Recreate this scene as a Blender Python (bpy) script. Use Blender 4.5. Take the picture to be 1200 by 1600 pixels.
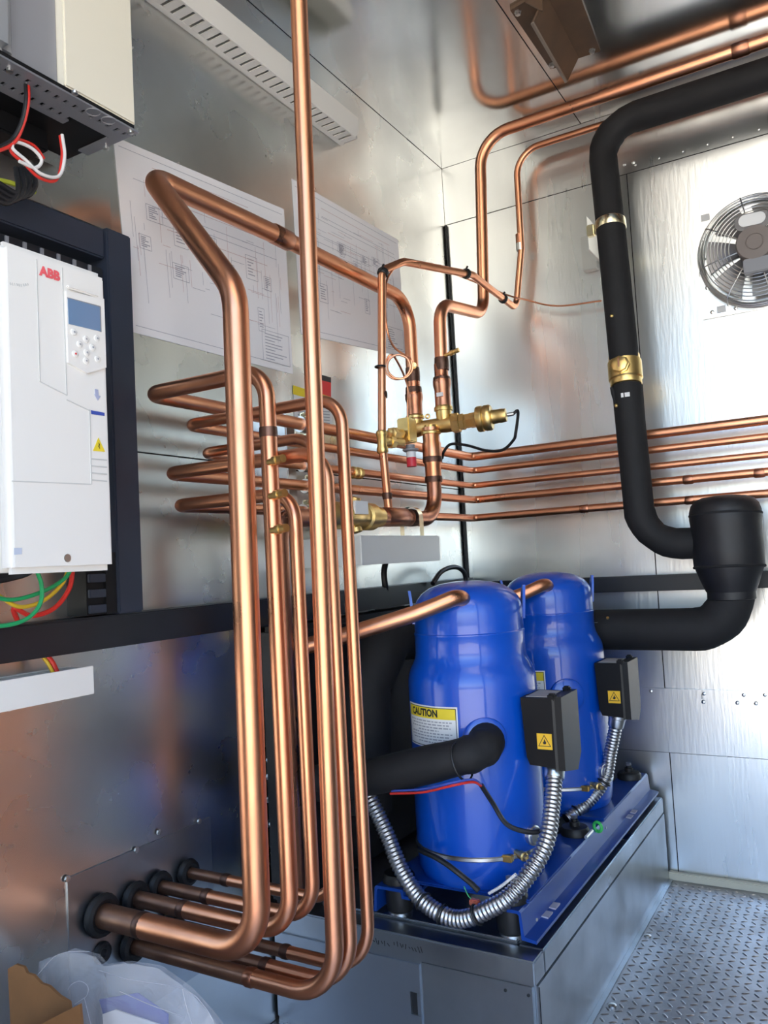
import bpy, bmesh, math, random
from mathutils import Vector, Matrix
random.seed(7)
for o in list(bpy.data.objects): bpy.data.objects.remove(o)
scene = bpy.context.scene
COL = scene.collection
V = Vector
PI = math.pi

# ------------------------------------------------------------------ camera
F_PX = 1271.27
YAW, PIT, ROL = math.radians(-30.425), math.radians(3.5725), math.radians(-3.0867)
_F = V((math.sin(YAW)*math.cos(PIT), math.cos(YAW)*math.cos(PIT), math.sin(PIT)))
_R = V((math.cos(YAW), -math.sin(YAW), 0)); _U = _R.cross(_F)
c_, s_ = math.cos(ROL), math.sin(ROL)
RT, UP, FW = c_*_R + s_*_U, -s_*_R + c_*_U, _F
HC = 2.35                                            # ceiling height
def ray(px, py): return RT*((px-600)/F_PX) - UP*((py-800)/F_PX) + FW
CAM = V((0, 0, HC)) - ray(690, 264)*(HC/0.81908)     # the room corner under the ceiling is the origin's vertical
def AX(px, py, x): r = ray(px, py); return CAM + r*((x-CAM.x)/r.x)
def AY(px, py, y): r = ray(px, py); return CAM + r*((y-CAM.y)/r.y)
def AZ(px, py, z): r = ray(px, py); return CAM + r*((z-CAM.z)/r.z)
cd = bpy.data.cameras.new('camera'); cam = bpy.data.objects.new('camera', cd); COL.objects.link(cam)
cd.sensor_fit = 'VERTICAL'; cd.sensor_height = 32; cd.lens = F_PX/1600*32; cd.clip_start = 0.02
cam.matrix_world = Matrix(((RT.x, UP.x, -FW.x, CAM.x), (RT.y, UP.y, -FW.y, CAM.y), (RT.z, UP.z, -FW.z, CAM.z), (0, 0, 0, 1)))
scene.camera = cam

# ------------------------------------------------------------------ sky, sun, exposure
w = bpy.data.worlds.new('sky'); scene.world = w; w.use_nodes = True
nt = w.node_tree; bgn = nt.nodes['Background']
sky = nt.nodes.new('ShaderNodeTexSky'); sky.sky_type = 'NISHITA'; sky.sun_disc = False
sky.sun_elevation = math.radians(52); sky.sun_rotation = math.radians(20); sky.air_density = 1.0; sky.dust_density = 2.5
nt.links.new(sky.outputs[0], bgn.inputs[0]); bgn.inputs[1].default_value = 0.36
sd = bpy.data.lights.new('sun', 'SUN'); sd.energy = 9.0; sd.angle = math.radians(0.6); sd.color = (1, .95, .87)
sun = bpy.data.objects.new('sun', sd); COL.objects.link(sun); sun.location = (0.5, 4, 6)
sun.rotation_euler = V((-0.22, -0.58, -0.79)).to_track_quat('-Z', 'Y').to_euler()
scene.view_settings.view_transform = 'Standard'; scene.view_settings.look = 'None'
scene.view_settings.gamma = 1; scene.view_settings.use_curve_mapping = False
scene.view_settings.exposure = 1.65

# ------------------------------------------------------------------ materials
MATS = {}
def mat(name, col, rough=.5, metal=0.0, var=0.0, vscale=6, rvar=0.0, bump=0.0, bscale=60, coat=0.0, stretch=None, col2=None, trans=0.0, alpha=1.0, spec=None, emit=None):
    m = bpy.data.materials.new(name); m.use_nodes = True; nt = m.node_tree; b = nt.nodes['Principled BSDF']
    b.inputs['Base Color'].default_value = (*col, 1); b.inputs['Roughness'].default_value = rough; b.inputs['Metallic'].default_value = metal
    if coat: b.inputs['Coat Weight'].default_value = coat; b.inputs['Coat Roughness'].default_value = .06
    if trans: b.inputs['Transmission Weight'].default_value = trans
    if alpha < 1: b.inputs['Alpha'].default_value = alpha
    if spec is not None: b.inputs['Specular IOR Level'].default_value = spec
    if emit: b.inputs['Emission Color'].default_value = (*emit[0], 1); b.inputs['Emission Strength'].default_value = emit[1]
    tc = nt.nodes.new('ShaderNodeTexCoord'); mp = nt.nodes.new('ShaderNodeMapping'); nt.links.new(tc.outputs['Object'], mp.inputs[0])
    if stretch: mp.inputs['Scale'].default_value = stretch
    if var or rvar:
        n = nt.nodes.new('ShaderNodeTexNoise'); n.inputs['Scale'].default_value = vscale; n.inputs['Detail'].default_value = 5
        nt.links.new(mp.outputs[0], n.inputs['Vector'])
        if var:
            mx = nt.nodes.new('ShaderNodeMix'); mx.data_type = 'RGBA'
            c2 = col2 if col2 else tuple(c*(1-var) for c in col)
            mx.inputs[6].default_value = (*col, 1); mx.inputs[7].default_value = (*c2, 1)
            r = nt.nodes.new('ShaderNodeMapRange'); r.inputs[1].default_value = .35; r.inputs[2].default_value = .7
            r.inputs[4].default_value = 1.0 if not col2 else var
            nt.links.new(n.outputs[0], r.inputs[0]); nt.links.new(r.outputs[0], mx.inputs[0]); nt.links.new(mx.outputs[2], b.inputs['Base Color'])
        if rvar:
            r2 = nt.nodes.new('ShaderNodeMapRange'); r2.inputs[1].default_value = .3; r2.inputs[2].default_value = .7
            r2.inputs[3].default_value = max(.02, rough-rvar); r2.inputs[4].default_value = rough+rvar
            nt.links.new(n.outputs[0], r2.inputs[0]); nt.links.new(r2.outputs[0], b.inputs['Roughness'])
    if bump:
        n2 = nt.nodes.new('ShaderNodeTexNoise'); n2.inputs['Scale'].default_value = bscale; n2.inputs['Detail'].default_value = 3
        nt.links.new(mp.outputs[0], n2.inputs['Vector'])
        bp = nt.nodes.new('ShaderNodeBump'); bp.inputs['Strength'].default_value = bump; bp.inputs['Distance'].default_value = .01
        nt.links.new(n2.outputs[0], bp.inputs['Height']); nt.links.new(bp.outputs[0], b.inputs['Normal'])
    MATS[name] = m
    return m
galv = mat('galvanised_sheet', (.74, .75, .73), .28, 1, var=.12, vscale=5, rvar=.04, bump=.02, bscale=5)
galv_b = mat('galvanised_sheet_streaked', (.80, .81, .80), .29, 1, var=.08, vscale=6, rvar=.04, bump=.03, bscale=120, stretch=(1, 1, .12))
galv_c = mat('galvanised_ceiling_sheet', (.76, .77, .74), .17, 1, var=.12, vscale=4, rvar=.05, bump=.02, bscale=6)
galv_d = mat('galvanised_base', (.52, .55, .58), .34, 1, var=.2, vscale=7, rvar=.08, bump=.03, bscale=12)
dark_gap = mat('black_sealant_and_slot_shade', (.012, .012, .014), .7)
zinc = mat('zinc_hardware', (.7, .7, .68), .3, 1)
tread = mat('tread_plate_steel', (.52, .51, .52), .36, .9, var=.45, vscale=9, rvar=.1, bump=.05, bscale=40, col2=(.22, .19, .18))
copper = mat('copper_tube', (.80, .365, .205), .34, 1, var=.3, vscale=9, rvar=.07, col2=(.58, .24, .13), bump=.01, bscale=30)
copper_d = mat('copper_tube_dull', (.56, .25, .15), .33, 1, var=.5, vscale=14, rvar=.08, col2=(.26, .12, .08))
copper_s = mat('copper_stub_dusty', (.36, .19, .12), .42, .9, var=.5, vscale=16, rvar=.08, col2=(.17, .10, .075))
braze = mat('braze_scorched_copper', (.2, .11, .08), .45, .9, var=.5, vscale=40)
brass = mat('brass', (.86, .61, .24), .36, 1, var=.2, vscale=25, rvar=.06)
brass_p = mat('plated_clamp_band', (.85, .76, .52), .22, 1)
foam = mat('black_pipe_insulation', (.010, .0095, .011), .75, var=.3, vscale=20, bump=.12, bscale=26)
foam2 = mat('black_tape', (.013, .0125, .015), .5, var=.3, vscale=12, bump=.15, bscale=14)
rubber = mat('black_rubber', (.012, .012, .013), .5)
blk_steel = mat('black_painted_steel', (.014, .016, .022), .38, var=.3, vscale=12)
navy_steel = mat('dark_navy_frame', (.028, .036, .058), .5, var=.15, vscale=10)
blk_plastic = mat('black_plastic', (.008, .008, .009), .45, spec=.25)
gry_plastic = mat('smoked_plastic_lid', (.014, .014, .014), .45, spec=.35)
blue = mat('blue_enamel', (.0, .08, .53), .36, var=.06, vscale=3, coat=.7)
blue_d = mat('blue_enamel_rail', (.005, .055, .33), .3, var=.2, vscale=12, coat=.3)
white = mat('white_plastic', (.86, .84, .80), .4)
white_d = mat('white_plastic_grey_line', (.60, .60, .58), .5)  # greyer white for the drive's seams, vent slots and scribble
cream = mat('cream_enclosure', (.80, .75, .62), .45)
gry_cab = mat('grey_drive_housing', (.25, .25, .27), .45)
lt_cab = mat('light_grey_heatsink', (.55, .57, .6), .35, .6)
paper = mat('white_paper', (.90, .88, .90), .75)
ink = mat('diagram_ink', (.42, .41, .48), .8)
ink_r = mat('diagram_red_ink', (.62, .45, .46), .8)
label_w = mat('label_white', (.8, .8, .8), .5)
label_y = mat('label_yellow', (.85, .66, .04), .5)
label_o = mat('label_amber', (.9, .52, .03), .45)
label_k = mat('label_black', (.02, .02, .02), .5)
label_g = mat('label_grey_print', (.36, .37, .4), .6)
red = mat('red_print', (.75, .05, .05), .45)
red_l = mat('brand_red_print', (.85, .13, .15), .45)
blue_p = mat('blue_print', (.05, .09, .42), .5)
lcd = mat('lcd_screen', (.16, .26, .42), .2)
rust = mat('brown_primer_steel', (.10, .065, .045), .5, .3, var=.4, vscale=9, col2=(.25, .13, .06))
card = mat('corrugated_cardboard', (.25, .115, .04), .8, var=.2, vscale=14)
w_green = mat('green_wire', (.02, .35, .12), .4)
w_yell = mat('yellow_wire', (.75, .48, .03), .4)
w_red = mat('red_wire', (.65, .03, .02), .4)
w_white = mat('white_wire', (.75, .72, .7), .4)
w_black = mat('black_cable', (.014, .014, .016), .42)
flexm = mat('flexible_steel_conduit', (.55, .54, .54), .28, 1, var=.2, vscale=30)
alu = mat('aluminium', (.72, .72, .7), .3, 1, var=.1)
fan_m = mat('fan_grey', (.16, .15, .15), .45, .4)
fan_blade = mat('fan_blade_metal', (.32, .31, .31), .4, .7)
fan_hub = mat('fan_motor_cap', (.20, .165, .15), .5)
fan_plate_m = mat('white_fan_plate', (.86, .86, .84), .3, .85)
concrete = mat('yard_concrete', (.46, .42, .36), .85, var=.15, vscale=1.5)
cream_trim = mat('cream_trim_strip', (.62, .57, .45), .6)
red_plastic = mat('red_plastic', (.62, .03, .05), .4)
green_plastic = mat('green_plastic', (.05, .55, .12), .4)
bagm = bpy.data.materials.new('clear_polythene'); bagm.use_nodes = True
_nt = bagm.node_tree; _b = _nt.nodes['Principled BSDF']; _o = _nt.nodes['Material Output']
_b.inputs['Base Color'].default_value = (.8, .8, .84, 1); _b.inputs['Roughness'].default_value = .12; _b.inputs['Specular IOR Level'].default_value = .9
_t = _nt.nodes.new('ShaderNodeBsdfTransparent'); _t.inputs[0].default_value = (.93, .93, .95, 1)
_mx = _nt.nodes.new('ShaderNodeMixShader'); _mx.inputs[0].default_value = .28
_bp = _nt.nodes.new('ShaderNodeBump'); _bp.inputs['Strength'].default_value = .35; _bp.inputs['Distance'].default_value = .02
_vn = _nt.nodes.new('ShaderNodeTexNoise'); _vn.inputs['Scale'].default_value = 11; _vn.inputs['Distortion'].default_value = 1.2
_nt.links.new(_vn.outputs[0], _bp.inputs['Height']); _nt.links.new(_bp.outputs[0], _b.inputs['Normal'])
_nt.links.new(_t.outputs[0], _mx.inputs[1]); _nt.links.new(_b.outputs[0], _mx.inputs[2]); _nt.links.new(_mx.outputs[0], _o.inputs[0])

# ------------------------------------------------------------------ mesh helpers
LOC = {}
def tag(o, label=None, cat=None, group=None, kind=None):
    if label: o['label'] = label
    if cat: o['category'] = cat
    if group: o['group'] = group
    if kind: o['kind'] = kind
    return o
def thing(name, label, cat, loc, group=None):
    o = bpy.data.objects.new(name, None); o.empty_display_size = .05; COL.objects.link(o)
    o.location = loc; LOC[o] = V(loc)
    return tag(o, label, cat, group)
class MB:
    """collects geometry in world coordinates, builds one mesh object"""
    def __init__(s): s.v = []; s.f = []; s.sm = []
    def add(s, vs, fs, smooth=False):
        b = len(s.v); s.v += [V(p) for p in vs]; s.f += [[b+i for i in f] for f in fs]; s.sm += [smooth]*len(fs); return s
    def box(s, a, b, bev=0.0, rot=None, piv=None):
        a, b = V(a), V(b); lo = V(map(min, a, b)); hi = V(map(max, a, b))
        if bev <= 0:
            vs = [V((x, y, z)) for z in (lo.z, hi.z) for y in (lo.y, hi.y) for x in (lo.x, hi.x)]
            fs = [(0, 2, 3, 1), (4, 5, 7, 6), (0, 1, 5, 4), (2, 6, 7, 3), (0, 4, 6, 2), (1, 3, 7, 5)]
        else:
            bm = bmesh.new(); bmesh.ops.create_cube(bm, size=1)
            for q in bm.verts: q.co = V(((lo.x+hi.x)/2+q.co.x*(hi.x-lo.x), (lo.y+hi.y)/2+q.co.y*(hi.y-lo.y), (lo.z+hi.z)/2+q.co.z*(hi.z-lo.z)))
            bmesh.ops.bevel(bm, geom=bm.edges[:], offset=min(bev, .49*min(hi-lo)), segments=2, affect='EDGES')
            bm.verts.index_update(); vs = [q.co.copy() for q in bm.verts]; fs = [[q.index for q in f.verts] for f in bm.faces]; bm.free()
        if rot is not None:
            pv = V(piv) if piv is not None else (lo+hi)/2
            vs = [pv + rot @ (p-pv) for p in vs]
        return s.add(vs, fs)
    def sweep(s, pts, rad, n=18, cap=True, closed=False):
        pts = [V(p) for p in pts]; N = len(pts); rads = rad if isinstance(rad, (list, tuple)) else [rad]*N
        tang = []
        for i in range(N):
            a = pts[(i-1) % N] if closed or i > 0 else pts[i]; b = pts[(i+1) % N] if closed or i < N-1 else pts[i]
            d = b-a; tang.append(d.normalized() if d.length > 1e-9 else (tang[-1] if tang else V((0, 0, 1))))
        ref = V((0, 0, 1)) if abs(tang[0].z) < .9 else V((1, 0, 0))
        u = tang[0].cross(ref).normalized(); vs = []
        for i in range(N):
            if i: 
                u = (u - tang[i]*u.dot(tang[i])); u.normalize()
            w_ = tang[i].cross(u)
            for k in range(n):
                a = 2*PI*k/n; vs.append(pts[i] + (u*math.cos(a)+w_*math.sin(a))*rads[i])
        fs = []
        for i in range(N if closed else N-1):
            j = (i+1) % N
            for k in range(n): fs.append((i*n+k, i*n+(k+1) % n, j*n+(k+1) % n, j*n+k))
        s.add(vs, fs, True)
        if cap and not closed:
            b = len(s.v)-N*n
            s.f.append([b+k for k in range(n)][::-1]); s.sm.append(False)
            s.f.append([b+(N-1)*n+k for k in range(n)]); s.sm.append(False)
        return s
    def cyl(s, a, b, r, r2=None, n=18): return s.sweep([a, b], [r, r if r2 is None else r2], n)
    def lathe(s, prof, c, axis=(0, 0, 1), n=32, smooth=True):
        """prof: (radius, height) pairs along axis from point c"""
        ax = V(axis).normalized(); ref = V((1, 0, 0)) if abs(ax.x) < .8 else V((0, 1, 0))
        u = (ref-ax*ref.dot(ax)).normalized(); w_ = ax.cross(u); c = V(c); vs = []
        for r, h in prof:
            for k in range(n):
                a = 2*PI*k/n; vs.append(c+ax*h+(u*math.cos(a)+w_*math.sin(a))*max(r, 1e-5))
        fs = []
        for i in range(len(prof)-1):
            for k in range(n): fs.append((i*n+k, i*n+(k+1) % n, (i+1)*n+(k+1) % n, (i+1)*n+k))
        fs.append(tuple(range(n))[::-1]); L = (len(prof)-1)*n; fs.append(tuple(L+k for k in range(n)))
        return s.add(vs, fs, smooth)
    def prism(s, poly, d):
        """polygon of 3D points extruded by vector d"""
        n = len(poly); d = V(d); vs = [V(p) for p in poly]+[V(p)+d for p in poly]
        fs = [tuple(range(n))[::-1], tuple(range(n, 2*n))]+[(i, (i+1) % n, n+(i+1) % n, n+i) for i in range(n)]
        return s.add(vs, fs)
    def ring(s, c, axis, R, r, n=24, m=10):
        ax = V(axis).normalized(); ref = V((1, 0, 0)) if abs(ax.x) < .8 else V((0, 1, 0))
        u = (ref-ax*ref.dot(ax)).normalized(); w_ = ax.cross(u)
        return s.sweep([V(c)+(u*math.cos(2*PI*k/n)+w_*math.sin(2*PI*k/n))*R for k in range(n)], r, m, closed=True)
    def quad(s, a, b, c, d): return s.add([a, b, c, d], [(0, 1, 2, 3)])
    def build(s, name, m, parent=None, origin=None, kind=None, label=None):
        if parent is not None: og = LOC[parent]
        elif origin is not None: og = V(origin)
        else:
            lo = V(map(min, *s.v)) if len(s.v) > 1 else s.v[0]; hi = V(map(max, *s.v)); og = V(((lo.x+hi.x)/2, (lo.y+hi.y)/2, lo.z))
        me = bpy.data.meshes.new(name); me.from_pydata([p-og for p in s.v], [], s.f); me.update()
        me.polygons.foreach_set('use_smooth', s.sm)
        bm = bmesh.new(); bm.from_mesh(me); bmesh.ops.recalc_face_normals(bm, faces=bm.faces); bm.to_mesh(me); bm.free()
        try: me.set_sharp_from_angle(angle=math.radians(38))
        except Exception: pass
        me.materials.append(m)
        o = bpy.data.objects.new(name, me); COL.objects.link(o); LOC[o] = og
        if parent is not None: o.parent = parent
        else: o.location = og
        if kind: o['kind'] = kind
        if label: o['label'] = label
        return o
def fillet(pts, rads):
    """polyline with rounded corners; rads per interior point"""
    pts = [V(p) for p in pts]; out = [pts[0]]
    if not isinstance(rads, (list, tuple)): rads = [rads]*(len(pts)-2)
    for i in range(1, len(pts)-1):
        a, b, c = pts[i-1], pts[i], pts[i+1]; u = (a-b).normalized(); v_ = (c-b).normalized()
        ang = u.angle(v_); r = rads[i-1]
        if ang > PI-.03 or r <= 0: out.append(b); continue
        t = min(r/math.tan(ang/2), .49*(a-b).length if i > 1 else .98*(a-b).length, .49*(c-b).length if i < len(pts)-2 else .98*(c-b).length)
        r = t*math.tan(ang/2); cen = b+(u+v_).normalized()*(r/math.sin(ang/2))
        p0 = b+u*t; p1 = b+v_*t; e0 = p0-cen; e1 = p1-cen; tot = e0.angle(e1); ax = e0.cross(e1).normalized()
        k = max(3, int(tot/math.radians(9)))
        for j in range(k+1): out.append(cen + Matrix.Rotation(tot*j/k, 3, ax) @ e0)
    out.append(pts[-1]); return out
def spline(pts, k=8):
    pts = [V(p) for p in pts]; P_ = [2*pts[0]-pts[1]]+pts+[2*pts[-1]-pts[-2]]; out = []
    for i in range(1, len(P_)-2):
        for j in range(k):
            t = j/k; a, b, c, d = P_[i-1:i+3]
            out.append(.5*((2*b)+(c-a)*t+(2*a-5*b+4*c-d)*t*t+(3*b-3*c+d-a)*t*t*t))
    out.append(pts[-1]); return out
def wire(pts, r, n=8, k=8): return MB().sweep(spline(pts, k), r, n)
def text_mesh(txt, size, bold=0.0):
    cu = bpy.data.curves.new('t', 'FONT'); cu.body = txt; cu.size = size; cu.align_x = 'CENTER'; cu.align_y = 'CENTER'; cu.offset = bold; cu.resolution_u = 3
    ob = bpy.data.objects.new('t', cu); COL.objects.link(ob); dg = bpy.context.evaluated_depsgraph_get(); dg.update()
    me = bpy.data.meshes.new_from_object(ob.evaluated_get(dg)); vs = [v_.co.copy() for v_ in me.vertices]; fs = [list(p.vertices) for p in me.polygons]
    bpy.data.objects.remove(ob); bpy.data.curves.remove(cu); bpy.data.meshes.remove(me); return vs, fs
def copy_tree(o, parent=None, label=None):
    c = o.copy(); COL.objects.link(c); c.parent = parent; LOC[c] = LOC[o]
    for ch in [q for q in bpy.data.objects if q.parent == o]: copy_tree(ch, c)
    return c
def struct(mb, name, m, parent=None):
    o = mb.build(name, m, parent)
    if parent is None: o['kind'] = 'structure'
    return o

# ------------------------------------------------------------------ the setting
XR, YF = 2.15, -2.62            # right wall, front wall
T = .06
g = .0016
floor = struct(MB().box((-T, YF-T, -.05), (XR+T, T, 0)), 'floor', tread)
mb = MB()
lug = [(-.5, 0, 0), (-.32, .17, 0), (.32, .17, 0), (.5, 0, 0), (.32, -.17, 0), (-.32, -.17, 0), (-.3, .05, 1), (.3, .05, 1), (.3, -.05, 1), (-.3, -.05, 1)]
lugf = [(0, 1, 6), (1, 2, 7, 6), (2, 3, 7), (3, 4, 8, 7), (4, 5, 9, 8), (5, 0, 9), (0, 6, 9), (6, 7, 8, 9)]
step = .0228
for i in range(int(.95/step)):
    for j in range(int(1.5/step)):
        x, y = .63+i*step, -1.5+j*step
        if y > -.03: continue
        a = math.radians(38 if (i+j) % 2 else -52)
        ca, sa = math.cos(a), math.sin(a)
        mb.add([V((x+(p[0]*ca*.0200-p[1]*sa*.020), y+(p[0]*sa*.0200+p[1]*ca*.020), p[2]*.0016)) for p in lug], lugf, True)
o = mb.build('tread_lugs', tread, floor, kind='stuff')
for (px, py) in ((1012, 1463), (957, 1572)):
    p = AZ(px, py, 0); MB().lathe([(.009, 0), (.009, .003), (.005, .005), (.0, .005)], p, n=12).build('floor_screw', zinc, floor)

ceiling = struct(MB().box((-T, YF-T, HC+.002), (XR+T, T, HC+T)), 'ceiling', dark_gap)
for x0, x1 in ((0, .5), (.5, 1.25), (1.25, XR)):
    MB().box((x0+g, YF, HC), (x1-g, 0, HC+.0025)).build('ceiling_panel', galv_c, ceiling)
wall_left = struct(MB().box((-T, YF-T, 0), (-.002, 0, HC)), 'wall_left', dark_gap)
for z0, z1 in ((0, 1.213), (1.213, HC)):
    MB().box((-.0025, YF, z0+g), (0, -.001, z1-g)).build('wall_panel', galv, wall_left)
wall_back = struct(MB().box((-T, .002, 0), (XR+T, T, HC)), 'wall_back', dark_gap)
MB().box((0.001, 0, 2.145+g), (XR, .0025, HC-.001)).build('wall_panel', galv_b, wall_back)
for x0, x1 in ((.001, .631), (.631, 1.45), (1.45, XR)):
    MB().box((x0+g, 0, .545), (x1-g, .0025, 2.145-g)).build('wall_panel', galv_b, wall_back)
    MB().box((x0+g, 0, .0), (x1-g, .0025, .366)).build('wall_panel', galv_b, wall_back)
MB().box((.001, -.002, .368), (XR, .0025, .53)).build('wall_panel', galv_b, wall_back)
fl = MB().box((.2, -.006, .53), (.735, .002, .557)).build('flashing_strip', galv_b, wall_back)
fl2 = MB().box((.7365, -.006, .53), (XR, .002, .557)).build('flashing_strip', galv_b, wall_back)
for px, py in ((1017, 1080), (1100, 1084), (1162, 1086), (1195, 1086), (1099, 1097), (1152, 1098.5), (1181, 1099.5)):
    p = AY(px, py, -.006); MB().lathe([(.0055, 0), (.005, .002), (.0025, .0035), (0, .0035)], p, (0, -1, 0), n=10).build('rivet', zinc, wall_back)
for k in range(9):
    MB().lathe([(.004, 0), (.0035, .0015), (0, .0025)], (.66+k*.07, 0, 2.165), (0, -1, 0), n=8).build('rivet', zinc, wall_back)
for px, py in ((976, 257), (990, 254), (984, 200)):
    p = AY(px, py, 0); MB().lathe([(.006, 0), (.005, .002), (0, .004)], p, (0, -1, 0), n=8).build('rivet', zinc, wall_back)
struct(MB().box((.604, -.02, 0), (XR, -.001, .022), .003), 'trim_1', cream_trim)
# black rubber strip down the corner
struct(MB().cyl((.0055, -.0055, .3), (.0055, -.0055, 2.14), .005, n=10), 'trim_2', rubber)
wall_right = struct(MB().box((XR, YF-T, 0), (XR+T, T, HC)), 'wall_right', galv)
DX0, DX1, DZ = .45, 2.05, 2.33
wall_front = struct(MB().box((-T, YF-T, -.05), (DX0, YF, HC+T)).box((DX1, YF-T, -.05), (XR+T, YF, HC+T)).box((DX0, YF-T, DZ), (DX1, YF, HC+T)), 'wall_front', galv)
struct(MB().box((-40, -60, -.75), (40, 30, -.7)), 'ground_yard', concrete)
# access cover low on the left wall
cov = MB().box((0, -1.632, .2), (.003, -1.29, .484)).build('access_cover', galv_d, wall_left)
for px, py in ((105, 1373), (213, 1328), (248, 1300), (311, 1283)):
    p = AX(px, py, .003); MB().lathe([(.006, 0), (.005, .003), (0, .004)], p, (1, 0, 0), n=8).build('screw', zinc, cov)

# ------------------------------------------------------------------ copper circuits
def collar(pts_a, pts_b, r, par, m=copper_d, name='coupling', lip=True):
    a, b = V(pts_a), V(pts_b); d = (b-a).normalized(); L = (b-a).length
    MB().lathe([(r*.9, 0), (r, .004), (r, L-.004), (r*.9, L)], a, d, n=18).build(name, m, par)
def braze_ring(p, d, r, par, L=.012):
    MB().lathe([(r+.0003, -L), (r+.0012, -L*.3), (r+.0012, L*.3), (r+.0003, L)], p, d, n=18).build('brazed_joint', braze, par)
def grommet(y, z, r, par):
    MB().ring((.0130, y, z), (1, 0, 0), r+.007, .009, 20, 8).build('grommet', rubber, par)
def schrader(p, d, par, L=.04, r=.0065):
    d = V(d).normalized(); p = V(p)
    MB().lathe([(r*.8, 0), (r*.8, L*.35), (r*1.15, L*.36), (r*1.15, L*.6), (r*.85, L*.62), (r*.85, L*.68), (r, L*.7), (r, L), (0, L)], p, d, n=12).build('service_valve', brass, par)

V1, V2, V3, V7 = (.358, -1.572), (.358, -1.497), (.361, -1.439), (.359, -1.366)
V4, V5, V6 = (.445, -1.505), (.447, -1.466), (.447, -1.412)
ZU, ZL = .403, .325
# hot-gas main line: port - riser - run along the diagrams - down to the three-way valve
t = thing('copper_pipe_line', 'thickest copper riser, bending across the wiring diagrams to the brass valve', 'copper pipe', (.0, V1[1], ZU))
runz = AX(430, 366, .11).z
p_diag0 = V((V1[0]+.006, V1[1], 1.415)); p_bend = V((.11, AX(236, 277, .11).y, runz-.012))
MB().cyl((.0035, V1[1], ZU), (.11, V1[1], ZU), .0204, n=22).build('port_stub', copper_s, t)
path = fillet([(.105, V1[1], ZU), (V1[0]-.004, V1[1], ZU), p_diag0, p_bend, V((.11, AX(440, 368, .11).y, runz))], [.075, .09, .05])
MB().sweep(path, .0204, 22).build('tube', copper, t)
pe = V((.11, -.517, 0)); 
path = fillet([V((.11, AX(436, 368, .11).y, runz)), V((.11, -.515, runz+.005)), V((.112, -.517, 1.5))], [.085])
MB().sweep(path, .0182, 22).build('tube', copper, t)
collar((.11, AX(425, 366, .11).y, runz), (.11, AX(452, 366, .11).y, runz), .0222, t, copper_d)
MB().lathe([(.0192, 0), (.0195, -.045), (.0245, -.06), (.0255, -.065), (.0255, -.075), (.0225, -.085), (.0225, -.135)], (.112, -.517, 1.51), (0, 0, 1), n=20).build('reducer', copper_d, t)
braze_ring((.112, -.517, 1.505), (0, 0, 1), .0195, t, .02); braze_ring((.112, -.517, 1.455), (0, 0, 1), .0225, t, .014)
schrader((.125, -.533, 1.522), (.5, -.85, 0), t, .03)
collar((.10, V1[1], ZU), (.118, V1[1], ZU), .0214, t, braze, 'brazed_joint')
grommet(V1[1], ZU, .0204, t)

def circuit(label, v, zl, r, ztop, xrun, yback, zb, joints=(), xend=1.6, rb=.04, group=None, lowrow=False, xcoup=.12):
    y = v[1]; t = thing('copper_pipe_line', label, 'copper pipe', (0, y, zl))
    bl = .06 if not lowrow else .075
    MB().cyl((.0035, y, zl), (xcoup+.01, y, zl), r).build('port_stub', copper_s, t)
    path = fillet([(xcoup, y, zl), (v[0], y, zl), (v[0], y, ztop), (xrun, y, ztop), (xrun, -yback, zb), (xend, -yback, zb+.004)], [bl, rb+.008, .03, .022])
    MB().sweep(path, r, 18).build('tube', copper, t)
    collar((xcoup, y, zl), (xcoup+.016, y, zl), r+.0018, t, braze, 'brazed_joint')
    grommet(y, zl, r, t); return t
cA = circuit('copper riser with three brass service valves, feeding the topmost wall pipe', V2, ZU, .0140, 1.303, .088, .10, 1.308)
cB = circuit('copper riser beside the insulated compressor pipe, feeding the second wall pipe', V6, ZL, .0105, 1.256, .094, .10, 1.262, lowrow=True, xcoup=.27)
cC = circuit('copper riser hidden behind the ceiling-high one, feeding the middle wall pipe', V7, ZU, .0100, 1.207, .088, .10, 1.213, xcoup=.1)
cD = circuit('thin copper riser right behind the ceiling-high one, feeding the fourth wall pipe', V5, ZL, .0120, 1.160, .094, .10, 1.166, lowrow=True, xcoup=.27)
cE = circuit('copper riser that ends lowest, feeding the bottom wall pipe', V3, ZU, .0118, 1.103, .084, .10, 1.107)
for py in (722, 775, 829):
    p = AY(421 if py == 722 else 425, py, V2[1]-.012); schrader((V2[0]+.006, V2[1]-.010, p.z), (.93, -.2, .06), cA, .036, .0068)
MB().lathe([(.0148, -.008), (.0150, 0), (.0148, .008)], (V2[0], V2[1], AY(410, 677, V2[1]).z), n=18).build('brazed_joint', braze, cA)
for par, zz, px in ((cE, 1.107, 912), (cD, 1.166, 1078), (cE, 1.107, 1078), (cD, 1.166, 1190)):
    x = AY(px, 780, -.10).x; collar((x-.014, -.10, zz+.001), (x+.014, -.10, zz+.001), .0128 if par is cE else .0135, par)
y = AX(550, 747, .088).y
MB().lathe([(.012, 0), (.0155, .004), (.0155, .014), (.0125, .017), (.0125, .022), (.0155, .025), (.0155, .038), (.012, .042)], (.088, y, 1.207), (0, 1, 0), n=14).build('brass_union', brass, cC)
# line that runs on up through the ceiling
t = thing('copper_pipe_line', 'straight copper pipe rising past all the others to the ceiling', 'copper pipe', (0, V4[1], ZL))
MB().cyl((.0035, V4[1], ZL), (.28, V4[1], ZL), .0138, n=20).build('port_stub', copper_s, t)
MB().sweep(fillet([(.275, V4[1], ZL), (V4[0], V4[1], ZL), (V4[0]+.027, V4[1], HC+.02)], [.08]), .0138, 20).build('tube', copper, t)
collar((.27, V4[1], ZL), (.288, V4[1], ZL), .0155, t, copper_d); grommet(V4[1], ZL, .0138, t)
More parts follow.
